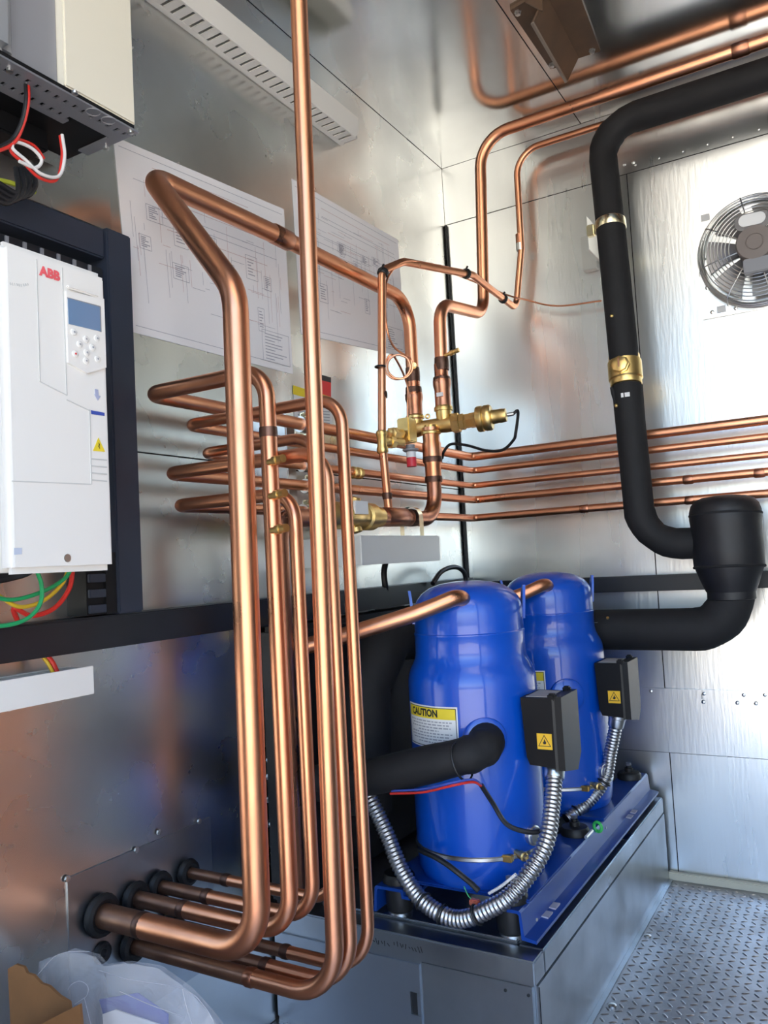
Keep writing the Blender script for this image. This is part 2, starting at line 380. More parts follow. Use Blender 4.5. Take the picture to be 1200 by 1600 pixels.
# an unused grommet in the access cover
tag(MB().ring((.005, -1.568, .338), (1, 0, 0), .012, .0065, 16, 8).lathe([(.012, 0), (.012, .004)], (.003, -1.568, .338), (1, 0, 0), n=16).build('grommet', rubber), 'empty black rubber grommet under the thickest pipe port', 'grommet')

# wall rail with clamps behind the bundle
t = thing('pipe_clamp_rail', 'zinc strut rail on the wall with clamps round the five wall pipes', 'clamp rail', (0, -1.0, 1.06))
yr = AX(455, 700, .05).y
MB().box((0, yr-.018, 1.06), (.05, yr+.018, 1.345), .003).build('strut', zinc, t)
for zz, xx, rr in ((1.304, .088, .014), (1.257, .094, .0105), (1.208, .088, .010), (1.161, .094, .012), (1.104, .084, .0118)):
    MB().lathe([(rr+.0045, -.014), (rr+.0045, .014)], (xx, yr, zz), (0, 1, 0), n=18).build('clamp_band', zinc, t)
    MB().box((xx-.006, yr-.006, zz+rr), (xx+.006, yr+.006, zz+rr+.014), .002).lathe([(.004, 0), (.004, .03), (0, .031)], (xx+.0, yr-.004, zz+rr+.008), (1, -.2, 0), n=8).build('clamp_bolt', brass_p, t)

# liquid manifold on the shelf bracket
XM = .165
zm = AX(620, 808, XM).z
t = thing('copper_manifold', 'dull horizontal copper manifold elbowing up into the brass three-way valve', 'copper pipe', (XM, -.7, zm))
vb = V((XM, -.505, 0))
yv = AX(677, 740, XM).y
path = fillet([(XM, -1.235, zm-.012), (XM, yv, zm), (XM, yv, 1.30)], [.075])
pts = path
MB().sweep(fillet([(XM, -1.235, .33), (XM, -1.235, zm-.012), (XM, yv, zm), (XM, yv, 1.235)], [.05, .075]), .0205, 20).build('tube', copper_d, t)
MB().lathe([(.021, -.02), (.0225, -.012), (.0225, .025), (.0265, .035), (.0265, .085), (.024, .09), (.024, .13)], (XM, yv, 1.215), n=20).build('reducer', copper, t)
for zz in (1.2, 1.255): braze_ring((XM, yv, zz), (0, 0, 1), .0235 if zz < 1.22 else .0265, t, .008)
for px in (625, 642): braze_ring((XM, AX(px, 808, XM).y, zm), (0, 1, 0), .0225, t, .014)
MB().lathe([(.021, 0), (.024, .004), (.024, .10), (.021, .105)], (XM, AX(600, 812, XM).y, zm), (0, 1, 0), n=20).build('tee', copper_d, t)
b0 = AX(492, 815, XM).y; b1 = AX(592, 812, XM).y
sv = thing('solenoid_valve', 'brass shut-off valve in the manifold behind the risers', 'valve', (XM, (b0+b1)/2, zm))
L = b1-b0
MB().lathe([(.022, 0), (.028, .01), (.028, L*.2), (.031, L*.22), (.031, L*.6), (.028, L*.62), (.028, L*.72), (.033, L*.74), (.033, L*.86), (.025, L*.88), (.025, L)], (XM, b0, zm-.002), (0, 1, 0), n=18).build('body', brass, sv)
for s in (1, -1):
    MB().lathe([(.012, 0), (.012, .03), (.015, .032), (.015, .042), (0, .044)], (XM, b0+L*.55, zm), (.25, 0, s), n=12).build('port_cap', brass, sv)
MB().box((XM+.028, b0+L*.42, zm+.0), (XM+.034, b0+L*.62, zm+.03)).build('tag', label_w, sv)

# shelf bracket
t = thing('shelf_bracket', 'grey sheet-metal bracket box under the copper manifold', 'bracket', (0, -.78, .97))
q0, q1 = AX(563, 833, .2), AX(690, 838, .2); q2 = AX(690, 876, .2)
MB().box((0, q0.y, q2.z), (.2, q1.y-.014, q1.z+.002), .002).build('bracket_box', mat('bracket_sheet', (.80, .81, .80), .5, .6), t)
MB().box((.0, q1.y-.0135, q2.z+.003), (.197, q1.y, q1.z)).build('end_flange', alu, t)
yc = AX(659, 815, XM+.03).y
mb = MB(); prof = [V((XM-.029, 0, q1.z)), V((XM-.029, 0, zm))]+[V((XM+math.cos(a)*.029, 0, zm+math.sin(a)*.029)) for a in [PI-PI*k/12 for k in range(13)]]+[V((XM+.029, 0, q1.z))]
for i in range(len(prof)-1): 
    a, b = prof[i], prof[i+1]; mb.quad(a+V((0, yc-.011, 0)), b+V((0, yc-.011, 0)), b+V((0, yc+.011, 0)), a+V((0, yc+.011, 0)))
mb.build('saddle_clamp', brass_p, t)

# ------------------------------------------------------------------ brass three-way valve
LP, RP = V((.112, -.517, 1.378)), AY(693, 642, -.50)
zc = AY(665, 668, -.51).z
t = thing('three_way_valve', 'large brass three-way valve with a round actuator end', 'valve', (XM, -.51, zc-.06))
def vaxis(x): f_ = (x-.112)/(RP.x-.112); return V((x, -.517+.017*f_, zc-.002+.004*f_))
adir = (vaxis(.3)-vaxis(.1)).normalized()
MB().lathe([(.016, 0), (.023, .006), (.024, .03), (.021, .045), (.0215, .1), (.023, .115), (.023, .135)], vaxis(.085), adir, n=20).build('body', brass, t)
for c, zt in ((LP, LP.z+.012), (RP, RP.z+.014)):
    a = V((c.x, c.y, vaxis(c.x).z)); H = zt-a.z
    MB().lathe([(.016, 0), (.021, H*.35), (.0225, H*.6), (.0225, H*.72), (.0265, H*.74), (.0265, H*.9), (.0225, H)], a, n=20).build('port', brass, t)
a = V((XM, yv, vaxis(XM).z)); H = a.z-1.325
MB().lathe([(.018, 0), (.020, H*.35), (.0225, H*.55), (.0265, H*.7), (.0275, H*.72), (.0275, H*.95), (.024, H)], a, (0, 0, -1), n=20).build('port', brass, t)
MB().lathe([(.0225, 0), (.029, .002), (.029, .022), (.024, .024), (.024, .036), (.021, .038), (.021, .052), (.0225, .054), (.0225, .074)], vaxis(.215), adir, n=6, smooth=False).build('hex_nut', brass, t)
act = MB().lathe([(.022, 0), (.034, .004), (.036, .008), (.036, .020), (.033, .023), (.036, .027), (.036, .040), (.033, .045), (.02, .047), (.019, .065), (.020, .068), (.018, .085), (.006, .087)], vaxis(.282), adir, n=24).build('actuator', brass, t)
e = vaxis(.368)
MB().cyl(e, e+adir*.018, .0055, n=10).build('connector', zinc, t)
MB().ring(vaxis(.150)+V((0, -.005, .03)), (.2, -1, .1), .0055, .0025, 14, 8).build('pilot_port', brass, t)
# valve outlet riser to the ceiling and along the back wall
t = thing('copper_pipe_line', 'copper pipe from the brass valve running up and along under the ceiling', 'copper pipe', (RP.x, RP.y, RP.z))
j1 = AY(693, 492, -.50); j2 = AY(753, 492, -.235)
j2 = V((AY(752, 400, -.19).x-.004, -.19, AY(748, 493, -.19).z))
path = fillet([V((RP.x, RP.y, 1.45)), V((RP.x+.006, RP.y, j1.z+.035)), j2, V((AY(755, 300, -.19).x, -.19, 2.306)), V((XR, -.19, 2.312))], [.068, .068, .10])
MB().sweep(path, .0178, 22).build('tube', copper, t)
MB().lathe([(.0225, 0), (.0225, .05), (.0255, .065), (.0255, .078), (.0215, .088), (.0195, .092), (.0195, .125)], (RP.x, RP.y, RP.z+.008), n=20).build('reducer', copper_d, t)
braze_ring((RP.x+.003, RP.y, 1.525), (0, 0, 1), .0195, t, .018); braze_ring((RP.x, RP.y, RP.z+.087), (0, 0, 1), .0235, t, .008)
schrader((RP.x+.016, RP.y-.006, 1.545), (1, .05, .22), t, .045, .0065)
xx = AY(1157, 75, -.19).x; collar((xx-.022, -.19, 2.3085), (xx+.022, -.19, 2.3085), .0205, t)
p = AY(683, 617, -.525); MB().box((p.x, p.y-.004, p.z-.006), (p.x+.02, p.y-.002, p.z+.005)).build('tag', label_w, t)

# small liquid line: drops from the ceiling, loops over to the manifold
t = thing('copper_pipe_line', 'slim copper pipe looping from the ceiling run down into the manifold tee', 'copper pipe', (XM, -.78, zm))
ys = AX(597, 690, XM).y
YS = -.06
xs = AY(812, 330, YS).x
top = AX(595, 425, XM)
pts = [V((XM, AX(607, 795, XM).y, zm+.018)), V((XM, ys, AX(597, 690, XM).z)), V((XM, top.y+.005, top.z+.005)), V((.19, -.68, AX(640, 421, .19).z+.012)), V((.255, -.38, AY(712, 436, -.38).z)), V((AY(806, 477, YS).x, YS, AY(808, 482, YS).z)), V((xs-.003, YS, 1.97)), V((xs, YS, AY(885, 213, YS).z)), V((XR, YS, AY(885, 213, YS).z+.002))]
lpath = fillet(pts, [0, .04, .05, .05, .03, 0, .08])
MB().sweep(lpath, .0104, 16).build('tube', copper, t)
x3 = AY(812.5, 386, YS); MB().lathe([(.0125, -.012), (.0125, .012)], x3, n=16).build('clamp_band', zinc, t)
MB().lathe([(.0118, 0), (.0118, -.03)], AY(811, 366, YS), n=16).build('coupling', copper_d, t)
for py in (617, 775): 
    p = AX(598 if py == 617 else 605, py, XM); braze_ring(p, (0, 0, 1), .0112, t, .008)
def project(p):
    d = p-CAM; k = d.dot(FW); return 600+F_PX*d.dot(RT)/k, 800-F_PX*d.dot(UP)/k
def near(path, px, py):
    best = None
    for a_, b_ in zip(path, path[1:]):
        for k in range(12):
            q = a_+(b_-a_)*(k/12); u, v_ = project(q); e2 = (u-px)**2+(v_-py)**2
            if best is None or e2 < best[0]: best = (e2, q, (b_-a_).normalized())
    return best[1], best[2]
for px, py in ((603, 428), (729, 443), (786, 467)):
    p, d = near(lpath, px, py)
    MB().lathe([(.0135, -.007), (.0150, -.004), (.0150, .004), (.0135, .007)], p, d, n=14).sweep([p+V((.0, -.012, 0)), p+V((.014, -.018, .014))], .003, 6).build('cable_tie', rubber, t)
p = AX(594, 573, XM); MB().ring(p, (0, 0, 1), .012, .0028, 14, 8).build('cable_tie', rubber, t)
# capillary tube with a coil
t = thing('capillary_tube', 'thin copper capillary tube coiled once beside the slim pipe', 'capillary tube', AX(620, 590, .16))
cc = AX(620, 574, .16); pts = [AY(940, 470, -.05), AY(870, 478, -.06), AY(820, 468, -.08), AY(790, 460, -.13), AY(728, 435, -.345), V((.205, -.66, AX(640, 418, .19).z+.012)), AX(608, 430, .172), AX(602, 470, .172), AX(604, 510, .172), AX(614, 540, .172), AX(634, 556, .172)]
R0 = .032
for k in range(14):
    a = math.radians(35-k*50); pts.append(cc+V((.012-.001*k, 0, 0))+RT*(math.cos(a)*R0)+UP*(math.sin(a)*R0))
pts += [AX(636, 600, .15), AX(637, 640, .15), AX(637, 655, .15)]
MB().sweep(spline(pts, 6), .0028, 8).build('tube', copper, t)
# small brass regulator valve beside the three-way valve
t = thing('pilot_valve', 'small brass pilot valve with a red-capped plastic stem on the slim pipe', 'valve', AX(640, 690, .16))
a = AX(597, 690, XM)
MB().lathe([(.0115, -.03), (.0145, -.026), (.0145, -.016), (.0125, -.012), (.0125, .012), (.0145, .016), (.0145, .024), (.0115, .028)], a, n=16).build('tee_fitting', brass, t)
bb = V((a.x+.01, a.y+.085, a.z+.004)); 
MB().cyl(a, bb, .0125, .0115, 14).lathe([(.016, 0), (.016, .018)], a+V((.003, .03, .001)), (.1, 1, .03), n=6, smooth=False).build('arm', brass, t)
MB().lathe([(.012, 0), (.017, .003), (.017, .02), (.012, .024), (.012, .05)], a+V((.0, .045, .025)), (.1, 1, .1), n=6, smooth=False).build('hex_nut', brass, t)
m_ = AX(636, 672, .17)
MB().box((m_.x-.018, m_.y-.022, m_.z-.034), (m_.x+.018, m_.y+.022, m_.z+.03), .003).build('block', brass, t)
st = AX(641, 694, .175)
MB().lathe([(.016, .0), (.021, .003), (.021, .007), (.012, .009), (.012, .018)], st+V((0, 0, -.02)), n=16).build('stem_collar', gry_cab, t)
q = AX(642, 702, .175)
MB().cyl(q, q+V((0, 0, -.022)), .0125, n=16).build('stem', label_w, t)
MB().cyl(q+V((0, 0, -.022)), q+V((0, 0, -.046)), .013, n=16).build('stem_cap', red_plastic, t)
# sensor cable from the actuator
t = tag(MB().sweep(spline([e+adir*.016, e+adir*.03+V((0, 0, .004)), AY(806, 675, -.49), AY(802, 688, -.47), AY(785, 703, -.45), AY(760, 704, -.43), AY(730, 696, -.42), AY(705, 694, -.42), AY(694, 705, -.42), AY(691, 716, -.40)], 8), .0042, 8).build('sensor_cable', w_black), 'black sensor cable curling from the brass valve actuator', 'cable')

# ------------------------------------------------------------------ black support bars on both walls
t = thing('support_bar', 'black steel angle bar along the wall under the electrical drives', 'support bar', (0, -1.3, .85))
MB().box((.0, YF+.01, .856), (.055, -.056, .912), .003).build('bar', blk_steel, t)
t = thing('support_bar', 'black steel angle bar along the back wall behind the insulated vessel', 'support bar', (.9, -.02, .85))
MB().box((.056, -.05, .850), (XR-.01, 0, .897), .003).build('bar', blk_steel, t)
t = thing('drive_frame', 'dark navy steel frame behind the white drive', 'frame', (0, -1.6, .915))
fy1 = AX(205, 372, .06).y; fy0 = AX(167, 372, .06).y; fz = AX(205, 370, .06).z
MB().box((.0, fy0, .913), (.06, fy1, fz), .003).build('post', navy_steel, t)
MB().box((.0, -2.4, fz-.058), (.055, fy0-.001, fz-.004), .003).build('cross_rail', navy_steel, t)
MB().box((.0, -2.4, fz-.150), (.05, fy0-.002, fz-.075), .002).build('cross_rail', blk_steel, t)
zz = fz-.066
for k in range(12): MB().box((.0502, fy0-.03-k*.032, fz-.095), (.053, fy0-.036-k*.032, fz-.078)).build('duct_finger', gry_cab, t)

# ------------------------------------------------------------------ white drive with keypad
xf = .20
a0, a1 = AX(12, 372, xf).y, AX(168, 428, xf).y
z1, z0 = AX(166, 428, xf).z, AX(186, 890, xf).z
t = thing('variable_speed_drive', 'white drive cabinet with a keypad, screen and red brand letters', 'drive', (.06, (a0+a1)/2, z0))
MB().box((.075, a0-.015, z0+.003), (xf-.02, a1-.003, z1), .004).build('housing', white, t)
MB().box((xf-.024, a0-.01, z0), (xf, a1-.002, z1), .009).build('front_cover', white, t)
def fq(mbx, pxs, x, d=.0):
    """flat patch on the drive's front from pixel corners"""
    return mbx.prism([AX(px, py, x) for px, py in pxs], (d, 0, 0))
e_ = .0008
for pxs in ([(56, 405), (57.5, 405.5), (63, 596), (61.5, 595)], [(96, 418), (97.5, 418.5), (105, 618), (103.5, 617)], [(61, 595), (104, 617), (104, 618.5), (61, 596.5)], [(104, 624), (140, 641), (140, 642.5), (104, 625.5)], [(139, 640), (140.5, 640), (143.5, 757), (142, 757)], [(18, 751), (142, 756), (142, 757.5), (18, 752.5)]):
    fq(MB(), pxs, xf, e_).build('cover_seam', white_d, t)
kp = fq(MB(), [(101, 455), (160, 468), (163.5, 575), (134, 584), (104, 567)], xf, .004).build('keypad', white, t)
MB().box((xf, AX(102, 450, xf).y, AX(102, 451, xf).z), (xf+.006, AX(151, 460, xf).y, AX(102, 445, xf).z), .002).build('handle_lip', white, t)
fq(MB(), [(105.5, 466), (155, 480), (156.5, 518), (107, 506)], xf+.004, .001).build('screen', lcd, kp)
fq(MB(), [(104.5, 464.5), (156.5, 478.5), (157.5, 482), (105.5, 468)], xf+.004, .0008).build('screen_bezel', gry_cab, kp)
fq(MB(), [(154, 480), (157, 481), (158, 519), (155.5, 518)], xf+.004, .0009).build('screen_bezel', gry_cab, kp)
for px, py in ((115, 519), (151, 529), (134, 530), (124, 538), (144, 543), (135, 551), (117, 553), (134, 564), (152, 561)):
    p = AX(px, py, xf+.004); MB().lathe([(.0052, 0), (.0050, .0015), (.004, .002), (0, .002)], p, (1, 0, 0), n=14).build('button', white, kp)
    MB().lathe([(.0016, 0), (.0016, .0003)], p+V((.0021, 0, 0)), (1, 0, 0), n=8).build('button_mark', red if px == 117 else label_g, kp)
# brand letters
vs, fs = text_mesh('ABB', .0185, .0011)
c = AX(78, 428, xf+.001); 
MB().add([c+V((0, p.x*1.0, p.y)) for p in vs], fs).build('brand_letters', red_l, t)
sc = MB(); rnd = random.Random(9)
for k in range(9):
    px = 15+k*3.4; py = 446-abs(k-5)*.5; fq(sc, [(px, py-2), (px+1, py-2.5), (px+2.2+rnd.random()*2, py+1+rnd.random()*2), (px+1, py+2)], xf+.0003, .0004)
sc.build('faint_scribble', white_d, t)
fq(MB(), [(142, 641), (163, 645), (163, 650), (142.5, 647)], xf+.0003, .0006).build('blue_sticker', blue_p, t)
fq(MB(), [(148, 608), (153, 609), (154, 618), (157, 619), (152.5, 626), (147, 616), (148.5, 617)], xf+.0003, .0006).build('arrow_print', mat('pale_blue_print', (.42, .45, .62), .5), t)
tri = fq(MB(), [(153.5, 684), (164, 706), (145, 704.5)], xf+.0003, .0006).build('warning_triangle', label_y, t)
fq(MB(), [(154, 691), (156, 695), (155, 697), (156, 702), (153.5, 697), (154.5, 695.5)], xf+.001, .0004).build('warning_bolt', label_k, tri)
for py in (716, 727, 738, 749): fq(MB(), [(143, py), (167, py+2), (167, py+4), (143, py+2)], xf+.0003, .0006).build('vent_slot', white_d, t)
fq(MB(), [(22, 856), (34, 856), (34, 866), (22, 867)], xf+.0003, .0006).build('blue_sticker', mat('pale_blue_code', (.55, .6, .72), .5), t)
MB().lathe([(.006, 0), (.006, .001), (.003, .0012), (.0, .0005)], AX(105, 872, xf), (1, 0, 0), n=12).build('cover_screw', zinc, t)
# wires under the drive
def cable(name, label, pts, r, m): return tag(MB().sweep(spline(pts, 8), r, 8).build(name, m), label, 'wire')
XW = .12
cable('wire', 'green wire looping low under the white drive', [AX(55, 885, XW), AX(65, 915, XW), AX(62, 945, XW), AX(40, 968, XW), AX(0, 978, XW), AX(-40, 970, XW)], .0032, w_green)
cable('wire', 'green wire crossing from under the white drive', [AX(113, 885, XW-.02), AX(100, 905, XW-.02), AX(65, 925, XW-.02), AX(20, 937, XW-.02), AX(-20, 930, XW-.02)], .0032, w_green)
cable('wire', 'yellow wire drooping under the white drive', [AX(108, 888, XW-.03), AX(95, 915, XW-.03), AX(65, 940, XW-.03), AX(30, 948, XW-.03), AX(0, 932, XW-.03), AX(-20, 920, XW-.03)], .0032, w_yell)
cable('wire', 'red wire drooping lowest under the white drive', [AX(114, 888, XW-.035), AX(108, 920, XW-.035), AX(85, 950, XW-.035), AX(50, 962, XW-.035), AX(22, 950, XW-.035), AX(28, 972, XW-.05)], .0038, w_red)
cable('wire', 'black cable bundle under the white drive', [AX(-10, 905, .1), AX(15, 900, .1), AX(40, 893, .11), AX(60, 880, .11)], .008, w_black)
cable('wire', 'red wire dropping behind the support bar into the white duct', [AX(70, 1020, .03), AX(82, 1035, .035), AX(90, 1052, .04)], .004, w_red)
cable('wire', 'yellow wire dropping behind the support bar into the white duct', [AX(62, 1020, .03), AX(75, 1037, .035), AX(84, 1054, .04)], .003, w_yell)
# black slotted duct beside the wires
t = thing('wiring_duct', 'black slotted wiring duct hanging beside the coloured wires', 'wiring duct', (.03, AX(160, 920, .06).y, .914))
da, db = AX(138, 920, .055).y, AX(184, 920, .055).y
MB().box((.0, da, .9145), (.05, db, 1.02)).build('duct_back', blk_plastic, t)
for k in range(4):
    zz = .918+k*.026
    MB().box((.05, da+.002, zz), (.056, db-.001, zz+.014), .001).build('duct_finger', navy_steel, t)
MB().box((.05, da+.036, .9145), (.0565, db-.004, 1.02)).build('duct_lip', blk_plastic, t)
# white duct below the bar
t = thing('wiring_duct', 'white slotted wiring duct with a smooth cover below the support bar', 'wiring duct', (.03, -1.8, .78))
xd = .06; de = AX(147, 1060, xd).y; dz1, dz0 = AX(147, 1041, xd).z, AX(147, 1083, xd).z
MB().box((.0, YF+.02, dz0), (.003, de, dz1)).box((0.003, YF+.02, dz0), (xd-.004, de, dz0+.002)).build('duct_body', white, t)
MB().box((xd-.004, YF+.02, dz0-.001), (xd, de, dz1+.001), .001).build('duct_cover', white, t)
for k in range(26):
    yy = de-.012-k*.0165; MB().box((.003, yy-.0055, dz1-.0045), (xd-.004, yy+.0055, dz1-.0015)).build('duct_finger', white, t)
MB().box((.003, de-.0025, dz0+.002), (xd-.004, de, dz1-.005)).build('duct_end', white, t)
# white duct under the ceiling
t = thing('wiring_duct', 'long white slotted wiring duct high on the wall under the ceiling', 'wiring duct', (.03, -1.3, 2.13))
xd = .062; ye = -.66; zb_, zt_ = 2.150, 2.212
MB().box((0, YF+.02, zb_+.002), (.003, ye, zt_)).box((.003, YF+.02, zt_-.003), (xd-.004, ye, zt_)).build('duct_body', white, t)
MB().prism([(xd-.004, ye-.02, zb_-.001), (xd-.004, YF+.02, zb_-.001), (xd-.004, YF+.02, zt_+.001), (xd-.004, ye, zt_+.001), (xd-.004, ye, zb_+.02)], (.004, 0, 0)).build('duct_cover', white, t)
MB().box((.003, YF+.02, zb_), (.016, ye-.004, zb_+.0025)).build('duct_rail', white, t)
for k in range(60):
    yy = ye-.02-k*.0275; MB().box((.016, yy-.0095, zb_+.0002), (xd-.004, yy+.0095, zb_+.0025)).build('duct_finger', white, t)
MB().box((.003, ye-.0035, zb_+.003), (xd-.004, ye-.001, zt_-.003)).build('duct_end', white, t)

# ------------------------------------------------------------------ upper drive with its perforated underside
xu = .20
pr = AX(217, 208, xu); zu = pr.z
t = thing('open_drive', 'cream and grey drive with a perforated grey underside and loose wires', 'drive', (.06, pr.y-.12, zu))
yA = AX(105, 155, xu).y; yB = AX(33, 112, xu).y
MB().box((.03, yA, zu+.0125), (xu-.003, pr.y-.003, 2.28), .003).build('housing', cream, t)
MB().box((.03, yB, zu+.0125), (xu-.02, yA-.001, 2.28)).build('side_panel', gry_cab, t)
MB().box((.03, yB-.12, zu+.0125), (xu-.004, yB-.001, 2.28), .015).build('heatsink', lt_cab, t)
bm = MB(); 
yC = yB-.06
# perforated plate: outer strip with holes, inner strip, built as a lattice
plate = MB(); xs_ = [xu, xu-.016, xu-.027, xu-.05, xu-.061, xu-.075]
hy = [pr.y-.02-k*.0165 for k in range(15)]
plate.box((xs_[1], yC, zu), (xs_[0], pr.y, zu+.003)); plate.box((xs_[3], yC, zu), (xs_[2], pr.y, zu+.003)); plate.box((xs_[5], yC, zu), (xs_[4], pr.y-.09, zu+.003))
plate.box((xs_[5]-.05, pr.y-.02, zu), (xs_[3], pr.y-.0, zu+.003))
for y in [pr.y-.005]+hy: 
    plate.box((xs_[2], y-.005, zu), (xs_[1], y+.005, zu+.003))
    if y < pr.y-.09: plate.box((xs_[4], y-.005, zu), (xs_[3], y+.005, zu+.003))
plate.build('perforated_plate', mat('grey_plate', (.30, .31, .34), .4, .5), t)
MB().box((.03, yC, zu+.005), (xu-.004, pr.y-.006, zu+.012)).build('hole_shade_sheet', blk_plastic, t)  # black sheet painting the dark interior behind the plate's holes
for dy in (.055, .085): MB().ring((xu-.009, pr.y-dy, zu-.0005), (0, 0, 1), .011, .0012, 16, 6).build('knockout', gry_cab, t)
for px, py in ((204, 205), (166, 230), (15, 108), (117, 143)):
    p = AZ(px, py, zu); MB().lathe([(.005, 0), (.005, -.004), (0, -.005)], p, n=10).build('screw', zinc, t)
MB().box((.0, yB-.1, zu-.03), (.08, AX(78, 290, .08).y, zu+.005), .003).build('terminal_block', blk_plastic, t)
MB().box((.0, yC-.04, 1.62), (.016, AX(171, 280, .016).y, zu-.01)).build('mount_plate', galv, t)
def pz(px, py, x): return AX(px, py, x)
cable('wire', 'white and red lead looping below the open drive', [pz(97, 210, .15), pz(101, 245, .15), pz(92, 275, .15), pz(65, 272, .15), pz(40, 250, .15), pz(20, 232, .15), pz(25, 222, .15), pz(50, 232, .15), pz(65, 250, .15), pz(55, 262, .15), pz(30, 252, .15)], .0026, w_white)
cable('wire', 'red lead twisted along the white one below the open drive', [pz(94, 212, .146), pz(97, 245, .146), pz(88, 281, .146), pz(62, 278, .146), pz(38, 256, .146), pz(17, 236, .146), pz(23, 218, .146), pz(52, 227, .146), pz(69, 248, .146)], .0024, w_red)
cable('wire', 'red lead hanging straight from the perforated plate', [pz(44, 130, .17), pz(44, 160, .17), pz(36, 195, .16), pz(20, 225, .15), pz(-15, 240, .15)], .0028, w_red)
cable('wire', 'black lead hanging straight from the perforated plate', [pz(40, 130, .17), pz(40, 160, .17), pz(32, 195, .16), pz(16, 220, .15), pz(-15, 235, .15)], .0028, w_black)
for k in range(4):
    cable('wire', 'black cable loop under the open drive terminal block', [pz(25+k*8, 262, .09), pz(28+k*9, 300-k*3, .1), pz(10+k*8, 318-k*4, .1), pz(-20, 305-k*10, .1)], .0042, w_black)['group'] = 'black loops under the open drive'
cable('wire', 'yellow-green earth wire under the open drive terminal block', [pz(55, 300, .085), pz(35, 292, .085), pz(10, 284, .085), pz(-15, 280, .085)], .004, mat('yellow_green_wire', (.45, .5, .05), .4))

# ------------------------------------------------------------------ wiring diagrams and stickers on the left wall
def diagram(name, label, c4, seed):
    rnd = random.Random(seed); TL, TR, BR, BL = [V((0, p.y, p.z)) for p in c4]
    org = V((0, (TL.y+TR.y)/2, (BL.z+BR.z)/2)); t = thing(name, label, 'diagram', org)
    MB().prism([q+V((.0008, 0, 0)) for q in (TL, TR, BR, BL)], (.0006, 0, 0)).build('sheet', paper, t)
    def uv(u, v_): return (TL*(1-u)+TR*u)*(1-v_)+(BL*(1-u)+BR*u)*v_ + V((.0017, 0, 0))
    mk, mr = MB(), MB()
    def seg(m, u0, v0, u1, v1, w_=.0011):
        a, b = uv(u0, v0), uv(u1, v1); d = (b-a); 
        if d.length < 1e-5: return
        n_ = V((0, -d.z, d.y)).normalized()*w_/2; m.quad(a-n_, b-n_, b+n_, a+n_)
    W_, H_ = (TR-TL).length, (BL-TL).length
    for k in range(7):
        v0 = .08+.05*k+rnd.random()*.02; u0 = rnd.uniform(.03, .3); seg(mk if k % 3 else mr, u0, v0, rnd.uniform(.6, .97), v0)
    for k in range(46):
        u0 = rnd.uniform(.04, .95); v0 = rnd.uniform(.1, .6); L_ = rnd.uniform(.03, .3); seg(mk if rnd.random() < .7 else mr, u0, v0, u0, min(.9, v0+L_), .0009)
    for k in range(40):
        u0 = rnd.uniform(.04, .85); v0 = rnd.uniform(.12, .8); seg(mk if rnd.random() < .7 else mr, u0, v0, min(.97, u0+rnd.uniform(.02, .14)), v0, .0009)
    for k in range(9):
        u0 = rnd.uniform(.06, .85); v0 = rnd.uniform(.25, .7); w_, h_ = rnd.uniform(.04, .09), rnd.uniform(.06, .14)
        for q in ((u0, v0, u0+w_, v0), (u0+w_, v0, u0+w_, v0+h_), (u0+w_, v0+h_, u0, v0+h_), (u0, v0+h_, u0, v0)): seg(mk, *q)
        for j in range(6): seg(mk, u0+w_*.15, v0+h_*(.15+.13*j), u0+w_*rnd.uniform(.4, .9), v0+h_*(.15+.13*j), .0022)
    for j in range(9): seg(mk, .8, .8+.018*j, rnd.uniform(.85, .97), .8+.018*j, .002)
    for q in ((.78, .78, .98, .78), (.78, .78, .78, .96), (.78, .96, .98, .96), (.98, .78, .98, .96), (.02, .04, .98, .04), (.02, .96, .98, .96)): seg(mk, *q)
    mk.build('printed_lines', ink, t); mr.build('printed_lines_red', ink_r, t)
diagram('wiring_diagram', 'large wiring diagram sheet behind the bent thick copper pipe', [AX(176, 213, 0), AX(443, 327, 0), AX(457, 585, 0), AX(206, 519, 0)], 3)
diagram('wiring_diagram', 'wiring diagram sheet nearer the room corner behind the slim looping pipe', [AX(455, 279, 0), AX(621, 375, 0), AX(634, 558, 0), AX(470, 522, 0)], 5)
t = thing('safety_sticker', 'red square sticker on the steel wall below the diagrams', 'sticker', AX(505, 620, 0))
MB().prism([AX(487, 583, .001), AX(517, 592, .001), AX(517, 624, .001), AX(488, 620, .001)], (.0006, 0, 0)).build('sheet', red, t)
MB().prism([AX(487, 581, .0013), AX(517, 590, .0013), AX(517, 598, .0013), AX(487, 590, .0013)], (.0006, 0, 0)).build('header', label_k, t)
t = thing('safety_sticker', 'white and yellow warning sticker half hidden behind a bent copper pipe', 'sticker', AX(490, 670, 0))
MB().prism([AX(458, 602, .001), AX(517, 620, .001), AX(519, 668, .001), AX(460, 660, .001)], (.0006, 0, 0)).build('sheet', label_w, t)
MB().prism([AX(458, 602, .0018), AX(516, 620, .0018), AX(516, 631, .0018), AX(458, 616, .0018)], (.0005, 0, 0)).build('header', label_y, t)
for k in range(5):
    y_ = 640+k*4.5; MB().prism([AX(465, y_-2, .0018), AX(515, y_+3, .0018), AX(515, y_+4.2, .0018), AX(465, y_-.8, .0018)], (.0005, 0, 0)).build('printed_line', label_g, t)

